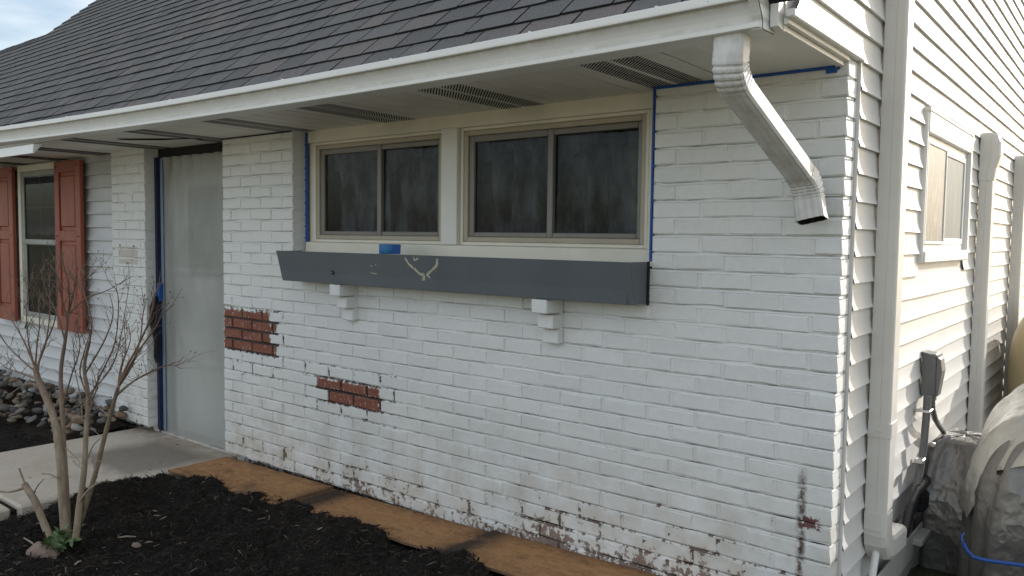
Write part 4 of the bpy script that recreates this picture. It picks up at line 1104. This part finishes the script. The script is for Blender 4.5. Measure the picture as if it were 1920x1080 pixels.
for xx in (.3, .7):
    for yy in (3.4, 4.3): q = MB(); q.tube([(xx, yy, -2.15), (xx, yy, -1.85)], .022, 8); q.build('leg', M_tank, tk)

# ---- stones along the grey wall
SGN = 'river stones between the walkway and the grey wall'
def stone_mesh(seed):
    bm = bmesh.new(); bmesh.ops.create_icosphere(bm, subdivisions=2, radius=1)
    q = random.Random(seed); f = (1, q.uniform(.6, .95), q.uniform(.38, .62)); o = q.uniform(0, 90)
    for v in bm.verts:
        d = 1+.34*noise.noise(v.co*1.1+Vector((o, 0, 0)))+.16*noise.noise(v.co*2.7+Vector((0, o, 0)))
        for ax in range(3):
            if abs(v.co[ax]) > .62: d *= .94
        v.co = Vector((v.co.x*f[0], v.co.y*f[1], v.co.z*f[2]))*d
    me = bpy.data.meshes.new('stone'); bm.to_mesh(me); bm.free()
    me.materials.append(M_stone); me.polygons.foreach_set('use_smooth', [True]*len(me.polygons)); return me
SM = [stone_mesh(i) for i in range(12)]; SMC = {}
for nm, mt, lb_ in STONES:
    SMC[nm] = []
    for me in SM: c_ = me.copy(); c_.materials[0] = mt; SMC[nm].append(c_)
q = random.Random(33); placed = []; tries = 0
while len(placed) < 298 and tries < 20000:
    tries += 1
    x = -5.06-4.3*q.random()**1.25; y = q.uniform(-.62, .045)
    lim = -.40-.10*noise.noise((x*1.7, 0, 4))-(.10 if x < -5.9 else .0)
    if y < lim or (x > -5.33 and y > -.03): continue
    r = q.uniform(.022, .052)*(1 if q.random() > .15 else 1.35)
    layer = 0; z = -2.088+.10*max(0, 1-abs(y+.06)/.34)
    if any((x-a)**2+(y-b)**2 < ((r+c)*.70)**2 and abs(z-d) < .04 for a, b, c, d in placed):
        z += .055
        if any((x-a)**2+(y-b)**2 < ((r+c)*.60)**2 and abs(z-d) < .045 for a, b, c, d in placed): continue
    placed.append((x, y, r, z))
for x, y, r, z in placed:
    cl = q.choices(STONES, (44, 28, 7, 13, 8))[0]; o = link('stone', q.choice(SMC[cl[0]])); o.location = (x, y, z+r*.30); o.scale = (r*1.1, r, r)
    o.rotation_euler = (q.uniform(-.5, .5), q.uniform(-.5, .5), q.uniform(0, 6.28))
    tag(o, cl[2], 'stone', SGN)
q2 = MB(); q2.bbox((-5.52, -.29, -2.05), (-5.33, -.215, -1.995), .006); bk = q2.build('loose_brick', plain('pale_loose_brick', (.36, .26, .18), .85, .15, 20)); bk.rotation_euler = (0, 0, 0)
tag(bk, 'pale tan loose brick lying among the river stones', 'brick')
grid('stone_bed', -9.5, -5.05, 50, -.6, .09, 14, lambda x, y: -2.115+.075*max(0, 1-abs(y+.06)/.34)+.02*nz(x, y, 6), M_soil, kind='structure')

# ---- bare shrub
sh = thing('bare_shrub', 'leafless tan shrub with several cut stems in the black mulch', 'shrub', (-3.25, -1.22, -2.13))
SY = -1.22
def P(x, y, dy=0): return on(1, SY+dy, x, y)
S = 6.0/1496*0+.0  # unused
def stem(pts, r0, r1, dy0=0, dy1=0, name='stem'):
    b = MB(); n = len(pts); pp = []
    for i, (x, y) in enumerate(pts): pp.append(P(x, y, dy0+(dy1-dy0)*i/(n-1)))
    fine = []
    for i in range(n-1):
        for k in range(4):
            t = k/4; a = pp[max(i-1, 0)]; b1 = pp[i]; c1 = pp[i+1]; d1 = pp[min(i+2, n-1)]
            fine.append(.5*((2*b1)+(c1-a)*t+(2*a-5*b1+4*c1-d1)*t*t+(3*b1-a-3*c1+d1)*t**3))
    fine.append(pp[-1]); m_ = len(fine)
    rr = [(r0+(r1-r0)*(i/(m_-1)))*(1+.10*noise.noise(p*30)) for i, p in enumerate(fine)]
    b.tube(fine, rr, 8)
    b.build(name, M_bark, sh); return fine
mains = [
 stem([(124, 1015), (118, 940), (113, 860), (103, 790), (84, 740), (72, 712), (66, 690)], .0235, .014, 0, .02),
 stem([(128, 1010), (124, 930), (120, 850), (117, 780), (114, 700), (122, 640), (128, 590)], .0175, .0065, .02, .06),
 stem([(142, 1008), (150, 940), (158, 880), (162, 800), (166, 745), (158, 690), (168, 640)], .0165, .0065, -.02, .05),
 stem([(140, 1008), (158, 955), (178, 890), (196, 820), (212, 760), (222, 725)], .0145, .0080, .03, -.02),
 stem([(95, 1012), (80, 975), (66, 940), (55, 922), (46, 908)], .0185, .0155, -.03, -.05),
]
for pts, r0, r1 in (([(50, 915), (42, 895), (36, 878)], .007, .004), ([(48, 914), (20, 922), (-4, 921)], .0075, .005), ([(62, 930), (70, 912), (82, 898)], .004, .002), ([(150, 940), (165, 920), (183, 906)], .0065, .005),
                    ([(113, 900), (96, 890), (78, 888)], .004, .003), ([(158, 880), (172, 840), (188, 822)], .003, .0018), ([(124, 840), (140, 856), (160, 878)], .003, .002), ([(178, 870), (192, 862), (206, 858)], .003, .0014)):
    stem(pts, r0, r1, -.02, -.03, 'stub')
# long thin rods that leave the forks
rods = [([(66, 690), (45, 640), (22, 600), (2, 570)], .0045, .0014), ([(66, 690), (55, 650), (50, 600), (52, 545)], .0042, .0012), ([(66, 692), (70, 640), (74, 610), (72, 560)], .0045, .0014),
        ([(68, 690), (85, 645), (93, 590), (92, 520)], .0045, .0014), ([(64, 695), (30, 665), (8, 640), (-8, 610)], .004, .0015), ([(72, 712), (40, 700), (12, 690), (-8, 672)], .0045, .0018), ([(76, 725), (50, 720), (20, 738)], .003, .0014),
        ([(70, 700), (78, 660), (100, 610), (108, 560), (104, 500)], .0042, .0012), ([(128, 590), (130, 545), (120, 500), (112, 470)], .004, .0012), ([(128, 590), (140, 540), (146, 500), (158, 515)], .004, .0012),
        ([(122, 640), (108, 590), (88, 550), (76, 505)], .004, .0012), ([(126, 600), (116, 560), (108, 520), (96, 495)], .0036, .0012), ([(168, 640), (172, 600), (158, 550), (150, 515)], .004, .0012), ([(160, 700), (195, 640), (212, 590), (205, 550)], .0036, .0010),
        ([(162, 760), (190, 700), (216, 640), (222, 560), (212, 535)], .0036, .0010), ([(150, 760), (180, 725), (208, 690), (225, 640), (244, 520)], .0034, .0010), ([(128, 590), (160, 560), (200, 545), (246, 519)], .0036, .0010), ([(222, 725), (236, 690), (258, 650), (280, 600), (290, 555), (300, 530)], .0052, .0013),
        ([(222, 725), (240, 692), (262, 655), (288, 620), (305, 590), (328, 570)], .0046, .0012), ([(221, 728), (228, 690), (236, 655), (232, 610)], .0042, .0012), ([(224, 722), (245, 690), (262, 640), (268, 590), (272, 578)], .004, .0012), ([(218, 740), (250, 715), (300, 690), (340, 676)], .0036, .001),
        ([(216, 745), (255, 712), (310, 685), (338, 690)], .003, .001), ([(222, 724), (226, 690), (244, 640), (240, 606)], .0036, .001), ([(206, 782), (180, 760), (160, 745)], .003, .0012), ([(165, 745), (150, 700), (158, 660), (170, 620)], .0036, .0012), ([(118, 760), (135, 700), (150, 650), (140, 600)], .0036, .0012),
        ([(160, 800), (172, 760), (180, 720), (168, 680)], .003, .001), ([(155, 790), (150, 740), (140, 690), (138, 640)], .003, .001), ([(164, 760), (182, 730), (184, 700), (196, 680)], .003, .001)]
tw = MB(); qs = random.Random(12)
def twig(p, d, l, r, depth):
    pts = [p]; k = 5; dd = d.copy()
    for i in range(k):
        dd = (dd+Vector((qs.gauss(0, .13), qs.gauss(0, .13), qs.gauss(.05, .10)))).normalized(); pts.append(pts[-1]+dd*l/k)
    tw.tube(pts, [r*(1-.65*i/k) for i in range(k+1)], 5, cap=False)
    if depth > 0:
        for i in range(2, k+1):
            if qs.random() < .72:
                nd = (dd+Vector((qs.gauss(0, .55), qs.gauss(0, .45), qs.gauss(.15, .35)))).normalized(); twig(pts[i], nd, l*qs.uniform(.35, .6), r*.62, depth-1)
    elif qs.random() < .5:
        e = pts[-1]; tw.tube([e-dd*.004, e, e+dd*.005], [.001, .0026, .0008], 5)
for pts, r0, r1 in rods:
    dy = qs.uniform(-.10, .14); f = stem(pts, r0*1.2, r1*1.15, .02, dy, 'branch')
    for i in range(3, len(f)-1):
        if qs.random() < .50:
            d = (f[i+1]-f[i]).normalized(); nd = (d+Vector((qs.gauss(0, .5), qs.gauss(0, .4), qs.gauss(.1, .3)))).normalized(); twig(f[i], nd, qs.uniform(.04, .15), r1*1.1+.0003, 1)
for f in mains[:4]:
    for i in range(6, len(f)-1, 2):
        if qs.random() < .45:
            nd = Vector((qs.gauss(0, .8), qs.gauss(0, .5), qs.uniform(.1, .9))).normalized(); twig(f[i], nd, qs.uniform(.04, .12), .0018, 1)
for i in range(60):
    p = P(qs.uniform(40, 172), qs.uniform(520, 650), qs.uniform(-.1, .1)); twig(p, Vector((qs.gauss(0, .5), qs.gauss(0, .3), qs.uniform(.2, 1))).normalized(), qs.uniform(.06, .16), .0014, 1)
tw.build('twigs', M_bark, sh, kind='stuff')

# ---- weed tuft, rocks, pebble
wd = thing('weed', 'green leafy weed tuft at the foot of the bare shrub', 'weed', (-3.2, -1.3, -2.12))
lb = []
base = on(2, -2.10, 118, 1025)
def leaf_mesh(seed):
    q = random.Random(seed); b = MB(); n = 6; vv = []
    for i in range(n+1):
        u = i/n; w = .17*math.sin(math.pi*min(1, u*.92+.08))**.8*(1+.35*(i % 2)); z = .28*math.sin(u*2.2)-.30*u*u
        vv += [(u, -w, z+.05), (u, 0, z), (u, w, z+.05)]
    ff = []
    for i in range(n): ff += [(3*i, 3*i+3, 3*i+4, 3*i+1), (3*i+1, 3*i+4, 3*i+5, 3*i+2)]
    b.add(vv, ff, 0, True); return b.mesh('leaf', M_leaf)
LM = [leaf_mesh(i) for i in range(3)]
for i in range(64):
    o = link('leaf', qs.choice(LM), wd); c = base+Vector((qs.gauss(0, .035), qs.gauss(0, .03), qs.uniform(-.01, .02)))
    s = qs.uniform(.035, .085); o.location = c; o.scale = (s, s, s); o.rotation_euler = (qs.gauss(0, .4), -qs.uniform(.1, 1.3), qs.uniform(0, 6.28))
def rock(px, py, z, r, flat, label, name='rock'):
    o = link(name, stone_mesh(int(px))); o.data.materials[0] = M_rock; p = on(2, z, px, py); o.location = p; o.scale = (r, r*.8, r*flat); o.rotation_euler = (.1, .05, .5)
    return tag(o, label, 'rock')
rock(80, 1040, -2.115, .085, 1.3, 'rounded pinkish brown stone half buried at the base of the shrub')
rock(256, 1023, -2.105, .028, 1.2, 'tiny pink pebble lying alone on the black mulch', 'pebble')
rock(140, 868, -2.07, .0, 1, 'x') if False else None
stk = MB()
for (a, b_) in (((220, 1012), (255, 1006)), ((272, 1015), (287, 1014)), ((45, 1012), (72, 1026)), ((330, 1020), (348, 1016)), ((140, 1062), (152, 1058))):
    pa, pb_ = on(2, -2.11, *a), on(2, -2.11, *b_); pa.z = mulch_h(pa.x, pa.y)+.006; pb_.z = mulch_h(pb_.x, pb_.y)+.010; stk.tube([pa, pa.lerp(pb_, .5)+Vector((0, 0, .004)), pb_], [.0035, .0045, .003], 6)
stk.build('pale_sticks', plain('pale_wood', (.30, .25, .19), .8), kind='stuff')
